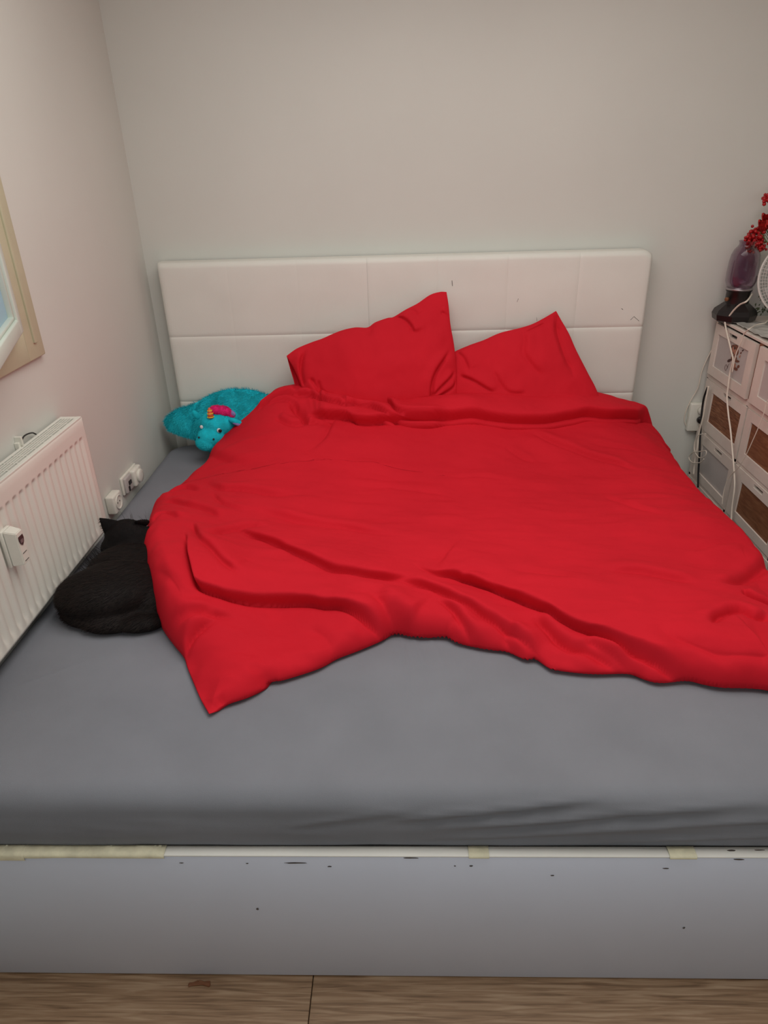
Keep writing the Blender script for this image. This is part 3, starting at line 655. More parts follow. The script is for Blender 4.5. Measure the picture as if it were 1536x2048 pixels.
# ================================================================ CAT
def cat():
    root = empty('cat', 'black long-haired cat curled asleep on the sheet, half under the duvet', 'cat')
    body = [((.175, -1.33, .642), (.150, .115, .068), (0, 0, .30)), ((.095, -1.345, .634), (.080, .078, .060), (0, 0, .3)), ((.31, -1.27, .625), (.15, .13, .048), (0, 0, .2)),
            ((.175, -1.21, .640), (.12, .10, .064), (0, 0, .2)), ((.10, -1.17, .620), (.050, .055, .044), (0, 0, 0)), ((.27, -1.15, .625), (.10, .10, .05), (0, 0, 0)),
            # head: skull, cheeks, muzzle, chin tucked down
            ((.128, -1.075, .670), (.068, .060, .060), (0, 0, 0)), ((.092, -1.105, .650), (.040, .038, .036), (0, 0, 0)), ((.158, -1.118, .652), (.042, .038, .036), (0, 0, 0)),
            ((.112, -1.135, .638), (.028, .026, .024), (0, 0, 0)), ((.20, -1.08, .652), (.07, .06, .050), (0, 0, 0)),
            # curled tail and hind paw
            ((.10, -1.405, .602), (.07, .036, .028), (0, 0, -.45)), ((.19, -1.435, .600), (.075, .036, .028), (0, 0, 0)), ((.28, -1.43, .598), (.07, .036, .026), (0, 0, .1))]
    me = blob('cat_body', body, .0065, 8, .6)
    # ears: added to the body mesh as cupped cones
    bm = bmesh.new(); bm.from_mesh(me)
    for base, tip, wd in (((.094, -1.075, .698), tuple(at(199, 1036, 2, .745)), .036), ((.170, -1.050, .705), tuple(at(272, 1042, 2, .732)), .026)):
        base = Vector(base); tip = Vector(tip); ax = (tip-base).normalized(); sd = ax.cross(Vector((.3, -1, .2))).normalized(); fr = sd.cross(ax)
        n = 14; rows = []
        for k in range(7):
            t = k/6; c = base.lerp(tip, t)-ax*.012*(1-t); ww = wd*(1-t**1.5)+.001
            rows.append([bm.verts.new(c+sd*ww*math.cos(a)+fr*ww*.45*math.sin(a)) for a in np.linspace(0, 2*PI, n+1)[:-1]])
        for a, b in zip(rows, rows[1:]):
            for k in range(n): bm.faces.new((a[k], a[(k+1) % n], b[(k+1) % n], b[k]))
        bm.faces.new(rows[-1]); bm.faces.new(rows[0][::-1])
    for v in bm.verts:
        if v.co.z < ZM+.006: v.co.z = ZM+.006
    bmesh.ops.recalc_face_normals(bm, faces=bm.faces); bm.to_mesh(me); bm.free()
    b = link('body', me, m_cat, root)
    def comb(p, n):
        # hair runs from the head down the back towards the rump on the left/front
        d = np.stack([-.9+0*p[:, 0], -.45-.6*(p[:, 0] > .2), -.25+0*p[:, 2]], 1); h = p[:, 1] > -1.15
        d[h] = np.stack([.2-(p[h, 0] < .12)*.6, -.9+0*p[h, 1], -.3+0*p[h, 1]], 1); return d
    up = lambda p, n: (n[:, 2] > -.3) & (p[:, 2] > ZM+.014) & (p[:, 0] < .42)
    link('fur', fur_mesh('cat_fur', me, 42000, .019, .0005, comb, .26, .16, lambda p, n: up(p, n) & (p[:, 1] < -1.145), 3), m_catfur, b, kind='stuff')
    link('fur', fur_mesh('cat_fur', me, 30000, .011, .0005, comb, .3, .2, lambda p, n: up(p, n) & (p[:, 1] >= -1.145), 4), m_catdark, b, kind='stuff')
    # loose tufts standing off the shoulder on the left and on the crown
    tuft = lambda p, n: ((n[:, 0] < -.3) & (p[:, 1] < -1.13) & (p[:, 1] > -1.28) & (p[:, 2] > .60) & (p[:, 0] < .11)) | ((p[:, 1] > -1.05) & (p[:, 2] > .71) & (p[:, 0] > .12))
    link('tuft', fur_mesh('cat_tuft', me, 7000, .034, .0005, lambda p, n: np.stack([-.7+0*p[:, 0], .3+0*p[:, 0], .7+0*p[:, 0]], 1), 1.3, .35, tuft, 8), m_catdark, b, kind='stuff')
    # closed eyes and nose
    for x, y in ((.093, -1.142), (.142, -1.152)):
        bm = bmesh.new(); tube(bm, [(x-.010, y+.004, .662), (x, y-.003, .658), (x+.010, y, .662)], .0016, 6); obj('eyelid', bm, m_black, b, True)
    bm = bmesh.new(); bmesh.ops.create_uvsphere(bm, u_segments=12, v_segments=8, radius=.006, matrix=Matrix.Translation((.112, -1.160, .642)) @ Matrix.Diagonal((1, .7, .7, 1))); obj('nose', bm, m_black, b, True)
cat()

# ================================================================ UNICORN PLUSH
def plush():
    root = empty('plush_unicorn_pillow', 'fluffy teal unicorn pillow toy with pink mane leaning on the headboard corner', 'plush toy')
    # cushion body propped on the headboard
    ln = math.radians(24); e1 = np.array([1., 0, 0]); e2 = np.array([0, math.sin(ln), math.cos(ln)]); nn = np.array([0, -math.cos(ln), math.sin(ln)]); org = np.array([.22, -.105, .72])
    def cv(px, py):
        d = FW+(px-768)/FPX*RT-(py-1024)/FPX*UP; q = CAM+((org-CAM)@nn)/(d@nn)*d-org; return (q@e1, q@e2)
    ds = lambda n: (lambda t: t-.12*np.sin(2*PI*t))(np.linspace(0, 1, n)); n1, n2 = 80, 60
    B, Tp, Lf, Rt = [resample([cv(*p) for p in c], n, ds(n)) for c, n in zip(([(338,860),(365,871),(395,880),(430,905),(500,915),(590,900)], [(337,832),(352,820),(375,812),(400,802),(420,790),(445,781),(480,778),(520,784),(590,815)],
        [(338,860),(332,852),(329,844),(331,837),(337,832)], [(590,900),(600,860),(590,815)]), (n1, n1, n2, n2))]
    G = coons(B, Tp, Lf, Rt); u = ds(n1)[None]*2-1; v = ds(n2)[:, None]*2-1
    th = .055*np.clip(1-np.abs(u)**2.3, 0, 1)**.6*np.clip(1-np.abs(v)**2.3, 0, 1)**.55+.004
    crease = .022*np.exp(-((G[..., 0]-cv(393, 830)[0]-.25*(G[..., 1]-cv(393, 830)[1]))/.012)**2)*np.clip((v+1)*.5+.2, 0, 1)
    th2 = np.maximum(th+.004*fbm(G[..., 0]*20, G[..., 1]*20, 2)-crease*np.clip(th/.02, 0, 1), .003)
    P = org+G[..., :1]*e1+G[..., 1:]*e2+th2[..., None]*nn; Q = org+G[..., :1]*e1+G[..., 1:]*e2-(th*.5)[..., None]*nn
    me = grid_mesh('plush_body', P, Q)
    bm = bmesh.new(); bm.from_mesh(me); bmesh.ops.recalc_face_normals(bm, faces=bm.faces); bm.to_mesh(me); bm.free()
    body = link('cushion_body', me, m_teal, root)
    link('plush_fur', fur_mesh('plush_fur', me, 45000, .016, .0007, lambda p, n: np.stack([-.2+0*p[:, 0], -.5+0*p[:, 0], -.4+0*p[:, 0]], 1), .8, .5, None, 5), m_tealfur, body, kind='stuff')
    # head
    c = Vector(tuple(at(428, 852, 1, -.255)))
    def hp(px, py, y): return Vector(tuple(at(px, py, 1, y)))
    parts = [(tuple(hp(436, 846, -.235)), (.072, .055, .056), (0, 0, 0)), (tuple(hp(423, 872, -.265)), (.058, .050, .044), (0, 0, 0)),
             (tuple(hp(414, 884, -.275)), (.048, .044, .036), (0, 0, 0)), (tuple(hp(446, 836, -.215)), (.068, .05, .045), (0, 0, 0))]
    hm = blob('plush_head', parts, .004, 6, .6); head = link('plush_head', hm, m_teal, root)
    link('plush_fur', fur_mesh('plush_head_fur', hm, 15000, .007, .0005, lambda p, n: np.stack([-.1+0*p[:, 0], -.2+0*p[:, 0], -.9+0*p[:, 0]], 1), .7, .5, None, 6), m_tealfur, head, kind='stuff')
    bv = BVHTree.FromPolygons([v.co for v in hm.vertices], [p.vertices[:] for p in hm.polygons])
    def surf(px, py, off=0):
        d = Vector(tuple(FW+(px-768)/FPX*RT-(py-1024)/FPX*UP)).normalized(); r = bv.ray_cast(Vector(tuple(CAM)), d)
        if r[0] is None: return Vector(tuple(at(px, py, 1, -.28))), Vector((0, -1, 0))
        return r[0]+r[1]*off, r[1]
    for px, py, s in ((403, 854, .0075), (438, 860, .0098)):
        p, nrm = surf(px, py, .004); q = nrm.to_track_quat('Z', 'Y').to_matrix().to_4x4()
        bm = bmesh.new(); bmesh.ops.create_uvsphere(bm, u_segments=20, v_segments=12, radius=s, matrix=Matrix.Translation(p) @ q @ Matrix.Diagonal((.9, 1.05, .5, 1))); ey = obj('eye', bm, m_eyew, head, True)
        p2, _ = surf(px+2, py, .0075); bm = bmesh.new(); bmesh.ops.create_uvsphere(bm, u_segments=16, v_segments=10, radius=s*.86, matrix=Matrix.Translation(p2) @ q @ Matrix.Diagonal((.9, 1, .5, 1))); obj('pupil', bm, m_black, ey, True)
    for px, py in ((399, 875), (427, 878)):
        p, nrm = surf(px, py, .003); bm = bmesh.new(); bmesh.ops.create_uvsphere(bm, u_segments=12, v_segments=8, radius=.0042, matrix=Matrix.Translation(p)); obj('nostril', bm, m_black, head, True)
    # horn with gold rings
    hb_, nrm = surf(422, 834, .002); ht = hp(420, 817, -.262)+Vector((0, -.01, .006)); ax = (ht-hb_)
    q = ax.to_track_quat('Z', 'Y').to_matrix().to_4x4(); L = ax.length
    bm = bmesh.new(); lathe(bm, [(.0125, -.004), (.0115, L*.3), (.009, L*.65), (.005, L*.95), (.001, L*1.05)], 16, Matrix.Translation(hb_) @ q, True); horn = obj('horn', bm, m_horn, head, True)
    for t, r in ((.0, .013), (.38, .0112), (.7, .0088)):
        bm = bmesh.new(); tube(bm, [tuple(hb_+ax*t+(q @ Vector((r*math.cos(a), r*math.sin(a), 0)).to_4d()).to_3d()) for a in np.linspace(0, 2*PI, 17)], .0022, 6, 0); obj('horn_ring', bm, m_gold, horn, True)
    # mane
    mparts = [(tuple(hp(434, 820, -.245)), (.032, .024, .019), (0, .1, 0)), (tuple(hp(448, 822, -.24)), (.032, .026, .020), (0, .3, 0)), (tuple(hp(461, 829, -.235)), (.018, .018, .014), (0, .5, 0))]
    mm = blob('mane', mparts, .004, 4, .5); mane = link('mane', mm, m_pink, head)
    link('mane_fur', fur_mesh('mane_fur', mm, 5000, .009, .0006, lambda p, n: np.stack([.6+0*p[:, 0], -.2+0*p[:, 0], -.3+0*p[:, 0]], 1), .5, .5, None, 7), m_pink, mane, kind='stuff')
    # ears
    for (px, py, y, rx, ry, rz, ang, inner) in ((471, 843, -.265, .030, .014, .012, .35, True), (392, 830, -.215, .013, .012, .022, -.45, False)):
        em = blob('ear', [(tuple(hp(px, py, y)), (rx, ry, rz), (0, ang, 0))], .003, 3, .5); er = link('ear', em, m_teal, head)
        if inner:
            em2 = blob('ear_lining', [(tuple(hp(px+3, py+5, y-.008)), (rx*.7, ry*.6, rz*.6), (0, ang, 0))], .003, 3, .5); link('ear_lining', em2, m_purple, er)
    pm = blob('purple_patch', [(tuple(hp(462, 826, -.235)), (.022, .016, .012), (0, .6, 0))], .003, 3, .5); link('mane_lock', pm, m_purple, head)
plush()

# ================================================================ RADIATOR
def radiator():
    x0, x1, y0, y1, z0, z1 = XL+.012, .004, -2.13, -.93, .632, 1.024
    root = empty('radiator', 'white ribbed panel radiator with slotted top under the window', 'radiator')
    # pressed front panel: ribs along Y
    pitch = .0345; ys = np.arange(y1, y0, -.0023); nz = 26
    zz = np.r_[z0, np.linspace(z0+.006, z0+.034, 5), np.linspace(z0+.05, z1-.075, 8), np.linspace(z1-.068, z1-.052, 7), z1-.03, z1-.012, z1-.006, z1-.002]
    P = np.zeros((len(zz), len(ys), 3))
    for j, z in enumerate(zz):
        for k, y in enumerate(ys):
            ph = ((y1-.022-y) % pitch)/pitch; g = .5-.5*math.cos(2*PI*ph); g = g**1.6
            act = np.clip((z-(z0+.008))/.028, 0, 1)*np.clip(((z1-.055)-z)/.010, 0, 1)
            if y > y1-.016: act = 0
            roll = max(0, (z-(z1-.014)))**1.5*3
            P[j, k] = (x1-.0085*g*act-roll, y, z)
    Q = P.copy(); Q[..., 0] = x1-.016
    o = link('front_panel', grid_mesh('front_panel', P, Q), m_white, root)
    # dark block standing in for the shade inside, back panel, sides
    bm = bmesh.new(); box(bm, x0, x0+.012, y0, y1, z0, z1-.014); 
    obj('back_panel', bm, m_white, root)
    bx('slot_shade_block', x0+.0135, x1-.018, y0+.02, y1-.02, z0+.02, z1-.035, m_dark, root); bx('bottom_plate', x0+.01, x1-.012, y0+.004, y1-.004, z0+.006, z0+.02, m_white, root)  # dark block paints shade under the slots; white plate added to lighten the underside
    for y in (y1, y0): bx('side_cover', x0, x1-.0015, y-.002, y+.0015, z0+.02, z1-.0015, m_white, root, .0006, 1)
    # grille: rim, long bars and cross bars
    bm = bmesh.new(); zt = z1+.002; xa, xb = x0, x1-.002
    box(bm, xa, xa+.009, y0, y1, zt-.006, zt, .001, 1); box(bm, xb-.014, xb, y0, y1, zt-.006, zt, .001, 1)
    box(bm, xa+.0004, xb-.0004, y1-.018, y1-.0004, zt-.0058, zt-.0003, .001, 1); box(bm, xa+.0004, xb-.0004, y0+.0004, y0+.018, zt-.0058, zt-.0003, .001, 1)
    inner0, inner1 = xa+.009, xb-.014
    nb = 5; st = (inner1-inner0)/nb
    for k in range(1, nb): box(bm, inner0+k*st-.0017, inner0+k*st+.0017, y0, y1, zt-.005, zt-.0005)
    y = y1-.018-.047
    while y > y0+.02:
        box(bm, inner0, inner1, y-.0035, y, zt-.005, zt-.0002); y -= .0505
    obj('top_grille', bm, m_radtop, root)
    # bleed valve and bracket behind the back edge
    c = at(38, 888, 0, XL+.008)
    bm = bmesh.new(); box(bm, XL, XL+.014, c[1]-.012, c[1]+.012, 1.0, 1.040, .002); box(bm, XL, XL+.02, c[1]-.004, c[1]+.004, 1.03, 1.055, .001); obj('wall_bracket', bm, m_plastic, root)
    bm = bmesh.new(); tube(bm, [(XL+.012, c[1]+.004, 1.036), (XL+.012, c[1]+.03, 1.046), (XL+.012, c[1]+.07, 1.040), (XL+.012, c[1]+.09, 1.028)], .0022, 6); obj('bracket_clip', bm, m_dark, root)
    return root
radiator()
def allocator():
    root = empty('heat_meter', 'small white heat meter box with dark display clipped on the radiator ribs', 'heat meter')
    xf = .006; a = at(18, 1065, 0, xf); y0, z1 = at(12, 1072, 0, xf)[1:3]; z0 = at(30, 1142, 0, xf)[2]
    yc = -1.468; zc = .868; hw, hh = .019, .050
    bx('mounting_plate', xf-.004, xf+.005, yc-hw-.003, yc+hw+.001, zc-hh-.002, zc+hh, m_plastic, root, .0015)
    bm = bmesh.new(); box(bm, xf+.006, xf+.036, yc-hw, yc+hw, zc-hh, zc+hh, 0)
    for v in bm.verts:
        if v.co.x > xf+.03: v.co.y += (.004 if v.co.y < yc else -.004); v.co.z += (-.008 if v.co.z > zc else .003)
    bmesh.ops.bevel(bm, geom=list(bm.edges), offset=.002, segments=2, affect='EDGES')
    body = obj('meter_body', bm, m_plastic, root, False)
    bm = bmesh.new()   # shield shaped display on the front
    sh = [(-.010, .030), (.010, .030), (.0115, .020), (.008, .010), (0, .003), (-.008, .010), (-.0115, .020)]
    a = [bm.verts.new((xf+.0364, yc+p, zc+q)) for p, q in sh]; bm.faces.new(a)
    r = bmesh.ops.extrude_face_region(bm, geom=list(bm.faces)); bmesh.ops.translate(bm, verts=[v for v in r['geom'] if isinstance(v, bmesh.types.BMVert)], vec=(.0012, 0, 0))
    disp = obj('display', bm, mat('meter_display', (.06, .045, .045), .3, var=.2, vscale=90), body)
    bx('display_window', xf+.0375, xf+.0382, yc-.006, yc+.006, zc+.011, zc+.020, mat('meter_screen', (.20, .16, .16), .25, var=.1, vscale=90), disp)
    for z in (-.018, -.040):
        bx('print_line', xf+.0362, xf+.0368, yc-.009, yc+.009, zc+z, zc+z+.002, mat('grey_print', (.12, .12, .11), .5, var=.1, vscale=80), body)
allocator()

# ================================================================ WALL SOCKETS
def disc(bm, c, r, h, axis, n=28, prof=None):
    q = Vector(axis).to_track_quat('Z', 'Y').to_matrix().to_4x4()
    lathe(bm, prof or [(r*.2, 0), (r, 0), (r, h*.8), (r*.94, h), (r*.3, h)], n, Matrix.Translation(c) @ q, True)
def socket_single():
    root = empty('wall_socket', 'single white wall socket beside the radiator just above the sheet', 'socket')
    c = at(220, 1002, 0, XL); y, z = c[1]-.005, .621
    bm = bmesh.new(); box(bm, XL, XL+.034, y-.036, y+.036, z-.036, z+.034, .007, 3); b = obj('socket_box', bm, m_plastic, root, True)
    bm = bmesh.new(); disc(bm, (XL+.0335, y, z), .026, .004, (1, 0, 0), 28, [(.0275, 0), (.0275, .004), (.024, .0045), (.022, -.0005), (.0, -.0006)]); obj('socket_ring', bm, m_plastic, b, True)
    bm = bmesh.new()
    for dy in (-.0095, .0095): disc(bm, (XL+.034, y+dy, z), .0028, .0008, (1, 0, 0), 12)
    obj('socket_hole', bm, m_dark, b, True)
def socket_double():
    root = empty('double_wall_socket', 'double white wall socket with plug, close to the bed head corner', 'socket')
    y0, y1, z = -.60, -.445, .625
    bx('back_plate', XL, XL+.010, y0, y1, z-.036, z+.036, m_plastic, root, .004, 3)
    bm = bmesh.new(); box(bm, XL+.008, XL+.032, y0+.075, y1-.004, z-.034, z+.034, .008, 3); b = obj('socket_cover', bm, m_plastic, root, True)
    bm = bmesh.new(); disc(bm, (XL+.03, y1-.042, z), .027, .012, (1, 0, 0)); obj('plug_cap', bm, m_plastic, b, True)
    bm = bmesh.new(); box(bm, XL+.008, XL+.022, y0+.006, y0+.070, z-.032, z+.032, .006, 3); b2 = obj('socket_cover', bm, m_cabpanel, root, True)
    bm = bmesh.new(); box(bm, XL+.02, XL+.026, y0+.028, y0+.052, z-.004, z+.012, .002); box(bm, XL+.02, XL+.026, y0+.020, y0+.030, z-.026, z-.006, .002); obj('switch_rocker', bm, m_black, b2)
socket_single(); socket_double()

# ================================================================ CABINETS
XC = 2.357
def slot(bm_parent, y, z, wd, parent):
    bx('handle_slot', XC-.0165, XC-.0155, y-wd/2, y+wd/2, z-.008, z+.008, m_dark, parent, .0004, 1)
def frame_front(bm, y0, y1, z0, z1, py0, py1, pz0, pz1, x0, x1, bev=.002):
    box(bm, x0, x1, y0, y1, pz1, z1, bev, 1); box(bm, x0, x1, y0, y1, z0, pz0, bev, 1)
    box(bm, x0, x1, y0, py0, pz0, pz1, bev, 1); box(bm, x0, x1, py1, y1, pz0, pz1, bev, 1)
def slot_frame(bm, y0, y1, z0, z1, py0, py1, pz0, pz1, sy, sz, sw_, x0, x1):
    """front frame with a real slot cut for the hand"""
    box(bm, x0, x1, y0, y1, z0, pz0); box(bm, x0, x1, y0, py0, pz0, pz1); box(bm, x0, x1, py1, y1, pz0, pz1)
    h = .0075
    box(bm, x0, x1, y0, y1, sz+h, z1); box(bm, x0, x1, y0, y1, pz1, sz-h)
    box(bm, x0, x1, y0, sy-sw_/2, sz-h, sz+h); box(bm, x0, x1, sy+sw_/2, y1, sz-h, sz+h)
def drawer(parent, y0, y1, z0, z1, py0, py1, pz0, pz1, sy, sz, panel_m, xf):
    bm = bmesh.new(); slot_frame(bm, y0, y1, z0, z1, py0, py1, pz0, pz1, sy, sz, .075, xf, xf+.014)
    d = obj('drawer', bm, m_cab, parent)
    bx('inset_panel', xf+.006, xf+.011, py0-.002, py1+.002, pz0-.002, pz1+.002, panel_m, d)
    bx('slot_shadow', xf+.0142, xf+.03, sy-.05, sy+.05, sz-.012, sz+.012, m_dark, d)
    return d
# lower cabinet: three columns, three rows
low = empty('storage_cabinet', 'long low white cabinet of drawers with brown wood panels beside the bed', 'cabinet')
D = .36
bm = bmesh.new(); yA, yB = -1.135, .075
box(bm, XC+.004, XC+D, yA, yB, .795+.012, .825); box(bm, XC+.004, XC+D, yA, yB, .02, .05)
box(bm, XC+D-.01, XC+D, yA, yB, .03, .82)
for y in (yB-.015, -.335, -.735, yA): box(bm, XC+.004, XC+D-.01, y, y+.015, .0, .81)
for z in (.572, .34): box(bm, XC+.004, XC+D-.01, yA, yB, z, z+.012)
obj('carcass', bm, m_cab, low)
cols = [(-.338, .068, -.299, -.018), (-.738, -.344, -.700, -.392), (-1.13, -.744, -1.09, -.80)]
rows = [(.587, .806, .634, .765, .791), (.355, .570, .392, .524, .552), (.055, .338, .10, .28, .313)]
for ci, (y0, y1, p0, p1) in enumerate(cols):
    for ri, (z0, z1, q0, q1, szz) in enumerate(rows):
        if ci == 1 and ri > 0: p0_, p1_ = -.70, -.420
        else: p0_, p1_ = p0, p1
        pm_ = m_cabpanel if (ci == 0 and ri > 0) else (m_rattan if ci == 0 else m_brown)
        sy = (-.155, -.555, -.95)[ci] if ri == 0 else (-.177, -.553, -.95)[ci]
        drawer(low, y0+.002, y1-.002, z0, z1, p0_, p1_, q0, q1, sy, szz, pm_, XC)
# upper cabinet standing on it
upc = empty('drawer_box', 'white two-drawer cabinet stacked on the low cabinet, animal picture on one drawer', 'cabinet')
bm = bmesh.new()
box(bm, XC-.004, XC+D, yA, .080, 1.060, 1.072, .002, 1); box(bm, XC+.004, XC+D, yA, .075, .8255, .838)
for y in (.060, -.720, yA): box(bm, XC+.002, XC+D, y, y+.015, .838, 1.060)
box(bm, XC+D-.01, XC+D, yA, .075, .838, 1.06)
obj('carcass', bm, m_cab, upc)
bx('divider', XC+.003, XC+D-.01, -.352, -.324, .838, 1.060, m_brown, upc)
d1 = drawer(upc, -.322, .050, .836, 1.052, -.273, .010, .876, 1.013, -.122, 1.034, m_cabpanel, XC-.010)
d2 = drawer(upc, -.718, -.354, .836, 1.052, -.68, -.41, .876, 1.013, -.55, 1.034, m_cabpanel, XC-.010)
bm = bmesh.new()
for px, py in ((1450, 655), (1454, 659)): disc(bm, tuple(at(px, py, 0, XC-.011)), .003, .002, (-1, 0, 0), 10)
obj('screw', bm, m_dark, d1)
# the animal picture (flat print) on the first drawer: a little generic brown monkey shape with a curled tail
PB = mat('print_brown', (.20, .07, .04), .6, var=.3, vscale=120); PP = mat('print_peach', (.52, .25, .17), .6, var=.15, vscale=120); PD = mat('print_dark', (.07, .03, .025), .6, var=.2, vscale=120)
def flat(name, pts, m, k, parent):
    bm = bmesh.new(); x = XC-.010+.006-.0004*(k+1)
    vs = [bm.verts.new((x, *at(px, py, 0, XC-.004)[1:3])) for px, py in pts]; bm.faces.new(vs)
    r = bmesh.ops.extrude_face_region(bm, geom=list(bm.faces)); bmesh.ops.translate(bm, verts=[v for v in r['geom'] if isinstance(v, bmesh.types.BMVert)], vec=(-.0002, 0, 0))
    return obj(name, bm, m, parent)
def ell(cx, cy, a, b, rot=0, n=16):
    return [(cx+a*math.cos(t)*math.cos(rot)-b*math.sin(t)*math.sin(rot), cy+a*math.cos(t)*math.sin(rot)+b*math.sin(t)*math.cos(rot)) for t in np.linspace(0, 2*PI, n+1)[:-1]]
pic = flat('animal_print', ell(1469, 701, 8.5, 12, -.15), PB, 0, d1)
for nm, pts, m, k in (('print_shape', ell(1467, 701, 5.5, 8, -.1), PP, 1), ('print_shape', ell(1464, 694, 1.4, 2.4, 0), PD, 2), ('print_shape', ell(1470, 697, 1.4, 2.2, 0), PD, 2), ('print_shape', ell(1466, 706, 2.6, 1.3, .4), PD, 2),
                      ('print_shape', ell(1472, 693, 4.5, 3.5, .2), PB, 1), ('print_shape', ell(1468, 717, 6, 6, 0), PB, 1), ('print_shape', ell(1459, 721, 4.5, 2.6, -.6), PD, 2), ('print_shape', ell(1473, 722, 6.5, 2.6, .2), PB, 2),
                      ('print_shape', ell(1467, 731, 5, 6.5, 0), PP, 1), ('print_shape', ell(1463, 740, 3, 3.4, .5), PB, 2), ('print_shape', ell(1472, 738, 4, 3, .5), PB, 2), ('print_shape', ell(1477, 733, 2.2, 3.4, .5), PB, 2),
                      ('print_shape', ell(1482, 706, 1.2, 2.2, .6), PB, 1), ('print_shape', ell(1486, 701, 1.2, 2.4, .8), PD, 1), ('print_shape', ell(1480, 713, 1.2, 3, .3), PP, 1)):
    flat(nm, pts, m, k, d1)
bm = bmesh.new(); tube(bm, [(XC-.0053, *at(px, py, 0, XC-.004)[1:3]) for px, py in ((1459, 727), (1456, 733), (1452, 741), (1450, 735), (1453, 729), (1456, 736), (1454, 731))], .0006, 5, 5); obj('print_tail', bm, PD, d1)

# ================================================================ THINGS ON THE CABINET
ZT = 1.0722
def jar_lamp():
    root = empty('jar_lamp', 'purple glass jar standing upright on a black flared base on the cabinet', 'lamp')
    c = at(1474, 600, 1, -.005); cx, cy = c[0], -.005
    M = Matrix.Translation((cx, cy, 0))
    bm = bmesh.new(); lathe(bm, [(.070, ZT), (.082, ZT+.008), (.087, ZT+.030), (.080, ZT+.048), (.058, ZT+.066), (.048, ZT+.074)], 8, M @ Matrix.Rotation(.3, 4, 'Z'), True); obj('lamp_base', bm, m_black, root)
    bm = bmesh.new(); lathe(bm, [(.046, ZT+.072), (.046, ZT+.118), (.050, ZT+.122), (.050, ZT+.130), (.0, ZT+.130)], 24, M); obj('lamp_neck', bm, m_black, root, True)
    bm = bmesh.new(); disc(bm, (cx-.047, cy-.02, ZT+.092), .008, .010, (-1, -.4, 0), 14); obj('switch_knob', bm, m_brown, root, True)
    g = glass_mat('purple_glass', (.60, .45, .56), .08)
    z = ZT+.130; prof_full = [(.004, z+.002), (.044, z+.002), (.052, z+.012), (.0585, z+.030), (.0595, z+.06), (.0575, z+.105), (.054, z+.130), (.046, z+.150), (.036, z+.162), (.032, z+.170), (.033, z+.178), (.036, z+.182),
                                                (.033, z+.182), (.029, z+.176), (.030, z+.168), (.034, z+.160), (.043, z+.147), (.051, z+.128), (.0545, z+.104), (.0565, z+.06), (.0555, z+.032), (.049, z+.015), (.042, z+.006), (.002, z+.006)]
    prof = prof_full[:12]+[(.0335, z+.1825)]
    bm = bmesh.new(); lathe(bm, prof, 40, M); obj('glass_jar', bm, g, root, True)
    bm = bmesh.new(); lathe(bm, [(.0505, z-.004), (.0515, z), (.0505, z+.003)], 32, M, True); obj('metal_collar', bm, mat('dull_metal', (.45, .40, .42), .3, metal=.8, var=.05, vscale=20), root, True)
    return cx, cy
JX, JY = jar_lamp()
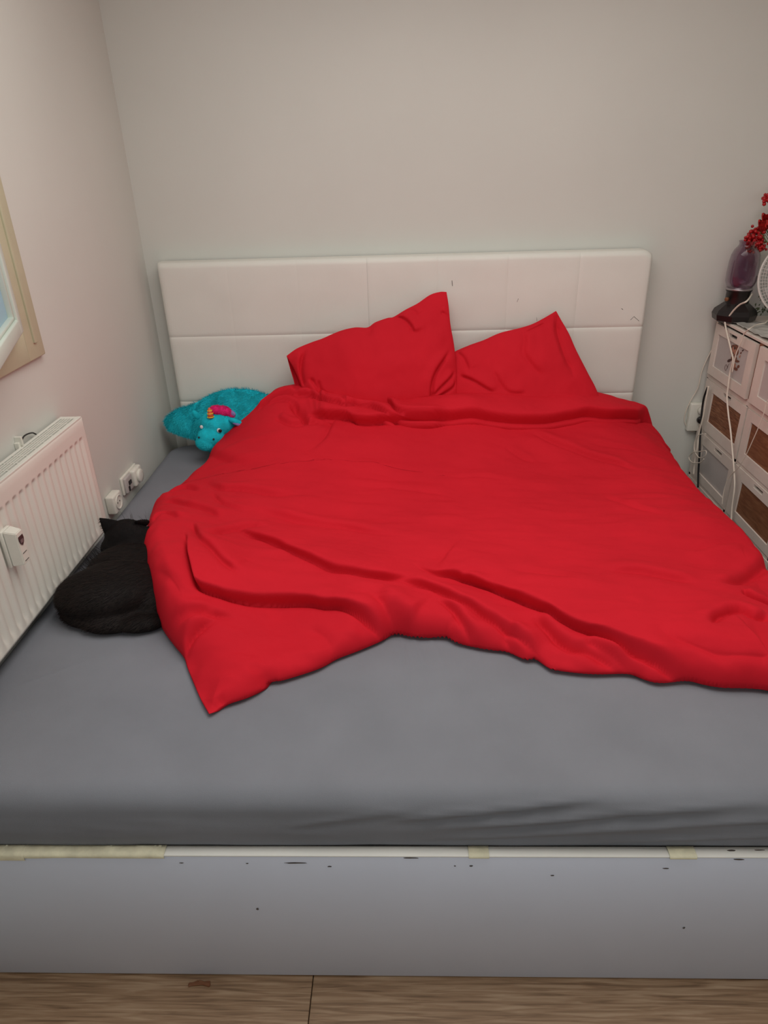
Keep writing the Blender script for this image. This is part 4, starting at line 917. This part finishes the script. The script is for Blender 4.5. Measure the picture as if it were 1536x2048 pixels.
def fan():
    root = empty('desk_fan', 'small white desk fan with fine mesh guard at the photo edge on the cabinet', 'fan')
    c = Vector((2.535, -.20, 1.272)); ax = Vector((-.42, -.9, .05)).normalized(); q = ax.to_track_quat('Z', 'Y').to_matrix().to_4x4(); R_ = .155
    T = Matrix.Translation(c) @ q; pt = lambda x, y, z: tuple((T @ Vector((x, y, z))))
    wire = mat('fan_white_wire', (.66, .64, .60), .45, var=.03, vscale=20); bm = bmesh.new()
    for k in range(72):
        a = 2*PI*k/72; tube(bm, [pt(R_*math.cos(a)*t, R_*math.sin(a)*t, .055*(1-t**2.2)+.004) for t in (.24, .45, .65, .82, .93, 1)], .0009, 4, 0, False)
    for t in np.linspace(.3, .97, 13):
        tube(bm, [pt(R_*t*math.cos(a), R_*t*math.sin(a), .055*(1-t**2.2)+.005) for a in np.linspace(0, 2*PI, 41)], .0009, 4, 0, False)
    obj('front_guard', bm, wire, root, True)
    bm = bmesh.new()
    for k in range(36):
        a = 2*PI*k/36; tube(bm, [pt(R_*math.cos(a)*t, R_*math.sin(a)*t, -.05*(1-t**2.5)) for t in (.3, .6, .85, 1)], .0012, 4, 0, False)
    obj('rear_guard', bm, wire, root, True)
    bm = bmesh.new(); tube(bm, [pt(R_*math.cos(a), R_*math.sin(a), .002) for a in np.linspace(0, 2*PI, 49)], .0042, 8, 0, False); obj('guard_rim', bm, wire, root, True)
    bm = bmesh.new(); lathe(bm, [(.0, .062), (.034, .062), (.040, .056), (.040, .050)], 28, T); obj('badge', bm, m_plastic, root, True)
    bm = bmesh.new(); lathe(bm, [(.045, -.10), (.05, -.05), (.045, -.03), (.018, .02), (.0, .022)], 28, T, False); obj('motor_housing', bm, m_plastic, root, True)
    bl = mat('fan_blade_grey', (.48, .48, .46), .4, var=.03, vscale=20)
    for b in range(5):
        P = np.zeros((8, 8, 3))
        for i, rr in enumerate(np.linspace(.02, R_*.9, 8)):
            for j, s in enumerate(np.linspace(-1, 1, 8)):
                a = 2*PI*b/5+s*.42*(.6+.4*i/7)+.15*i/7; P[i, j] = pt(rr*math.cos(a), rr*math.sin(a), .012*s)
        Q = P+np.array(ax)*-.0015; link('blade', grid_mesh('blade', P, Q), bl, root)
    bm = bmesh.new(); tube(bm, [tuple(c-ax*.07), (c.x-ax.x*.07+.0, c.y-ax.y*.07, ZT+.10), (c.x-ax.x*.07, c.y-ax.y*.07, ZT+.02)], .013, 12, 4); obj('stand', bm, m_plastic, root, True)
    bm = bmesh.new(); lathe(bm, [(.075, ZT+.001), (.078, ZT+.008), (.070, ZT+.018), (.02, ZT+.028), (.0, ZT+.028)], 32, Matrix.Translation((c.x-ax.x*.07, c.y-ax.y*.07, 0)), False); obj('fan_base', bm, m_plastic, root, True)
fan()
def flowers():
    root = empty('flower_vase', 'green glass vase of red artificial flowers behind the desk fan', 'flowers')
    vx, vy = 2.60, .015; M = Matrix.Translation((vx, vy, 0)); g = mat('green_glass', (.12, .20, .13), .1, trans=.5, var=.2, vscale=20)
    bm = bmesh.new(); lathe(bm, [(.03, ZT), (.048, ZT+.004), (.052, ZT+.04), (.045, ZT+.09), (.032, ZT+.13), (.036, ZT+.15), (.033, ZT+.15), (.029, ZT+.13), (.042, ZT+.09), (.048, ZT+.04), (.0, ZT+.008)], 28, M); obj('vase', bm, g, root, True)
    mst = mat('flower_stem_green', (.10, .16, .05), .6, var=.3, vscale=40); mr = mat('red_petal', (.55, .018, .015), .6, var=.3, vscale=60); mb = mat('red_berry', (.40, .008, .010), .35, var=.3, vscale=80)
    base = np.array([vx, vy, ZT+.02]); r = np.random.RandomState(5)
    heads = [(1531, 455, -.02), (1524, 468, -.03), (1548, 440, -.03), (1560, 470, -.04), (1549, 400, .0)]
    for px, py, y in heads:
        c = at(px, py, 1, y); bm = bmesh.new(); tube(bm, [base, base+np.array([0, 0, .12]), (base+c)/2+np.array([.01, 0, .05]), c], .002, 6, 6); st_ = obj('stem', bm, mst, root, True)
        bm = bmesh.new()
        for k in range(16):      # ruffled blossom of cupped petals
            a = k*2.4; tilt = .25+.9*k/16; rad = .013+.030*k/16
            P = [Vector((0, 0, 0)), Vector((rad*.6, -rad*.5, rad*.4)), Vector((rad*1.0, -rad*.42, rad*.7)), Vector((rad*1.22, -rad*.1, rad*.78)), Vector((rad*1.2, rad*.2, rad*.74)), Vector((rad*.95, rad*.45, rad*.66)), Vector((rad*.5, rad*.5, rad*.36))]
            Rm = Matrix.Translation(Vector(tuple(c))) @ Matrix.Rotation(a, 4, 'Z') @ Matrix.Rotation(tilt-1.65, 4, 'Y')
            bm.faces.new([bm.verts.new(Rm @ p) for p in P])
        gg = bmesh.ops.solidify(bm, geom=list(bm.faces), thickness=.0008)
        obj('blossom', bm, mr, st_, True)
    # berry sprays hanging to the left
    for pts in ([(1525, 470), (1515, 462), (1508, 466), (1500, 474)], [(1520, 478), (1512, 486), (1503, 484), (1495, 480)], [(1526, 488), (1516, 494), (1506, 492), (1497, 494)], [(1520, 470), (1518, 480), (1514, 490), (1519, 497)], [(1540, 400), (1536, 398), (1533, 399)]):
        y = -.012; W3 = [at(px, py, 1, y+.01*r.randn()) for px, py in pts]
        bm = bmesh.new(); tube(bm, [base+np.array([0, 0, .14]), W3[0]+np.array([.02, 0, .0])]+W3, .0011, 5, 5); sp = obj('berry_spray', bm, mst, root, True)
        bm = bmesh.new()
        for p in catmull(W3, 4):
            for _ in range(4):
                q = p+r.randn(3)*.009; bmesh.ops.create_icosphere(bm, subdivisions=1, radius=.0055+.003*r.rand(), matrix=Matrix.Translation(tuple(q)))
        obj('berries', bm, mb, sp, True, kind='stuff')
    # trailing green leaves low down
    bm = bmesh.new()
    for k in range(26):
        c = at(1512+r.rand()*26, 590+r.rand()*36, 1, -.04+r.rand()*.02); a = r.rand()*6; s = .010+.008*r.rand()
        Rm = Matrix.Translation(tuple(c)) @ Euler((r.rand()*3, r.rand()*3, a)).to_matrix().to_4x4()
        bm.faces.new([bm.verts.new(Rm @ Vector(v)) for v in ((0, 0, 0), (s*.5, s*.3, .002), (s*1.2, 0, 0), (s*.5, -s*.3, .002))])
    bmesh.ops.solidify(bm, geom=list(bm.faces), thickness=.0006); obj('leaves', bm, mat('leaf_dull_green', (.14, .17, .09), .6, var=.3, vscale=60), root, kind='stuff')
flowers()
# thin crumpled plastic sheet and a small dark gadget on the cabinet top
n = 50; gx, gy = np.meshgrid(np.linspace(XC+.004, XC+.30, n), np.linspace(-.62, -.075, n))
P = np.stack([gx+.004*fbm(gx*30, gy*30), gy, ZT+.006+.007*np.abs(fbm(gx*16, gy*16, 3))], -1); Q = P.copy(); Q[..., 2] -= .0006
o = link('plastic_film', grid_mesh('plastic_film', P, Q), mat('cloudy_plastic_film', (.62, .60, .56), .25, trans=.25, var=.05, vscale=12)); tag(o, 'crumpled cloudy plastic film spread on the cabinet top', 'plastic sheet')
bm = bmesh.new(); c = at(1530, 672, 2, ZT+.03)
pr = [(-.0, .0), (.11, .0), (.11, .030), (.03, .026), (.006, .012)]
a = [bm.verts.new((XC+.004+p*.6, -.405, ZT+.016+q)) for p, q in pr]; b = [bm.verts.new((XC+.004+p*.6, -.52, ZT+.016+q)) for p, q in pr]
bm.faces.new(a); bm.faces.new(b[::-1]); [bm.faces.new((a[(i+1) % 5], a[i], b[i], b[(i+1) % 5])) for i in range(5)]
bmesh.ops.bevel(bm, geom=list(bm.edges), offset=.002, segments=2, affect='EDGES')
o = obj('gadget', bm, m_black); tag(o, 'small dark wedge-shaped gadget on the front edge of cabinet top', 'gadget')

# ================================================================ OUTLET, PLUGS AND CABLES BY THE CABINET
root = empty('power_outlet', 'white double outlet low on the back wall left of the cabinet', 'socket')
ca = at(1378, 808, 1, YB); cb_ = at(1402, 862, 1, YB)
bx('outlet_box', ca[0], ca[0]+.075, YB-.030, YB, cb_[2]+.01, ca[2]+.01, m_plastic, root, .006, 3)
bm = bmesh.new(); disc(bm, (ca[0]+.05, YB-.030, ca[2]-.02), .020, .018, (0, -1, 0)); obj('plug', bm, m_plastic, root, True)
bm = bmesh.new(); disc(bm, (ca[0]+.05, YB-.030, ca[2]-.065), .016, .014, (0, -1, 0)); obj('plug', bm, m_black, root, True)
def wp(L, axis, v): return [at(px, py, axis, v) for px, py in L]
cable('wall_cable', wp([(1436,660),(1428,690),(1413,720),(1403,745),(1396,775),(1382,800),(1372,822),(1369,842),(1377,858),(1390,864),(1402,863)], 1, YB-.008), .0022, m_whitecab, 'thin white cable looping down the back wall around the outlet')
cable('extension_cord', wp([(1415,775),(1408,795),(1404,820),(1402,850),(1400,880),(1399,910),(1397,940),(1396,975)], 0, XC-.018), .0045, m_blackcab, 'black cable hanging down beside the cabinet side')
cable('charger_cable', wp([(1417,772),(1412,800),(1406,835),(1398,865),(1395,895),(1390,920),(1387,950)], 0, XC-.026), .0038, m_whitecab, 'thick white cable hanging next to the black cable')
cable('coiled_cable', wp([(1412,868),(1398,870),(1390,882),(1389,900),(1398,915),(1410,912),(1412,902),(1400,903),(1386,905),(1378,915),(1385,925),(1400,925),(1408,918)], 0, XC-.034), .0022, m_whitecab, 'white cable tangled in loops low at the cabinet corner')
cable('power_cable', [(JX+.035, JY-.045, ZT+.115)]+[at(1494,602,0,XC-.0), at(1480,609,0,XC-.008), at(1468,620,0,XC-.012), at(1458,633,0,XC-.016)]+wp([(1450,652),(1449,675),(1452,700)], 0, XC-.02)[0:0]
      + wp([(1450,645),(1462,700),(1466,720),(1460,745),(1456,775),(1454,795),(1457,830),(1461,860),(1465,905),(1468,940),(1469,975),(1464,1015),(1462,1050)], 0, XC-.022), .0034, m_whitecab, 'thick white cable hanging from the jar lamp down the drawer fronts')
cable('thin_cable', [(XC+.16, -.47, ZT+.012)]+[at(1548,643,2,ZT+.02), at(1530,646,2,ZT+.022), at(1513,650,2,ZT+.02)]+wp([(1500,657),(1488,668),(1482,685),(1473,705),(1468,725),(1464,745)], 0, XC-.028), .0024, m_whitecab, 'thin white cable arching over the cabinet edge across the picture drawer')
cable('long_cable', [(XC+.06, -.60, ZT+.012), (XC-.012, -.60, ZT+.004), (XC-.022, -.58, 1.0)]+wp([(1536,800),(1528,825),(1518,852),(1505,882),(1491,912),(1477,935),(1462,950),(1453,965),(1447,985),(1444,1010)], 0, XC-.026), .0018, m_whitecab, 'thin white cable slanting across the brown wood drawers')

# chip of wood on the floor
bm = bmesh.new(); c = at(400, 1962, 2, .002)
for dx, l, h, rz in ((0, .05, .004, .1), (.012, .03, .005, -.25), (-.014, .024, .003, .4)):
    box(bm, -l/2, l/2, -.0035, .0035, 0, h, .001, 1, Matrix.Translation((c[0]+dx, c[1]-.006, .0005)) @ Matrix.Rotation(rz, 4, 'Z'))
o = obj('wood_splinter', bm, m_brown); tag(o, 'small brown wood splinter on the floor against the foot board', 'debris')
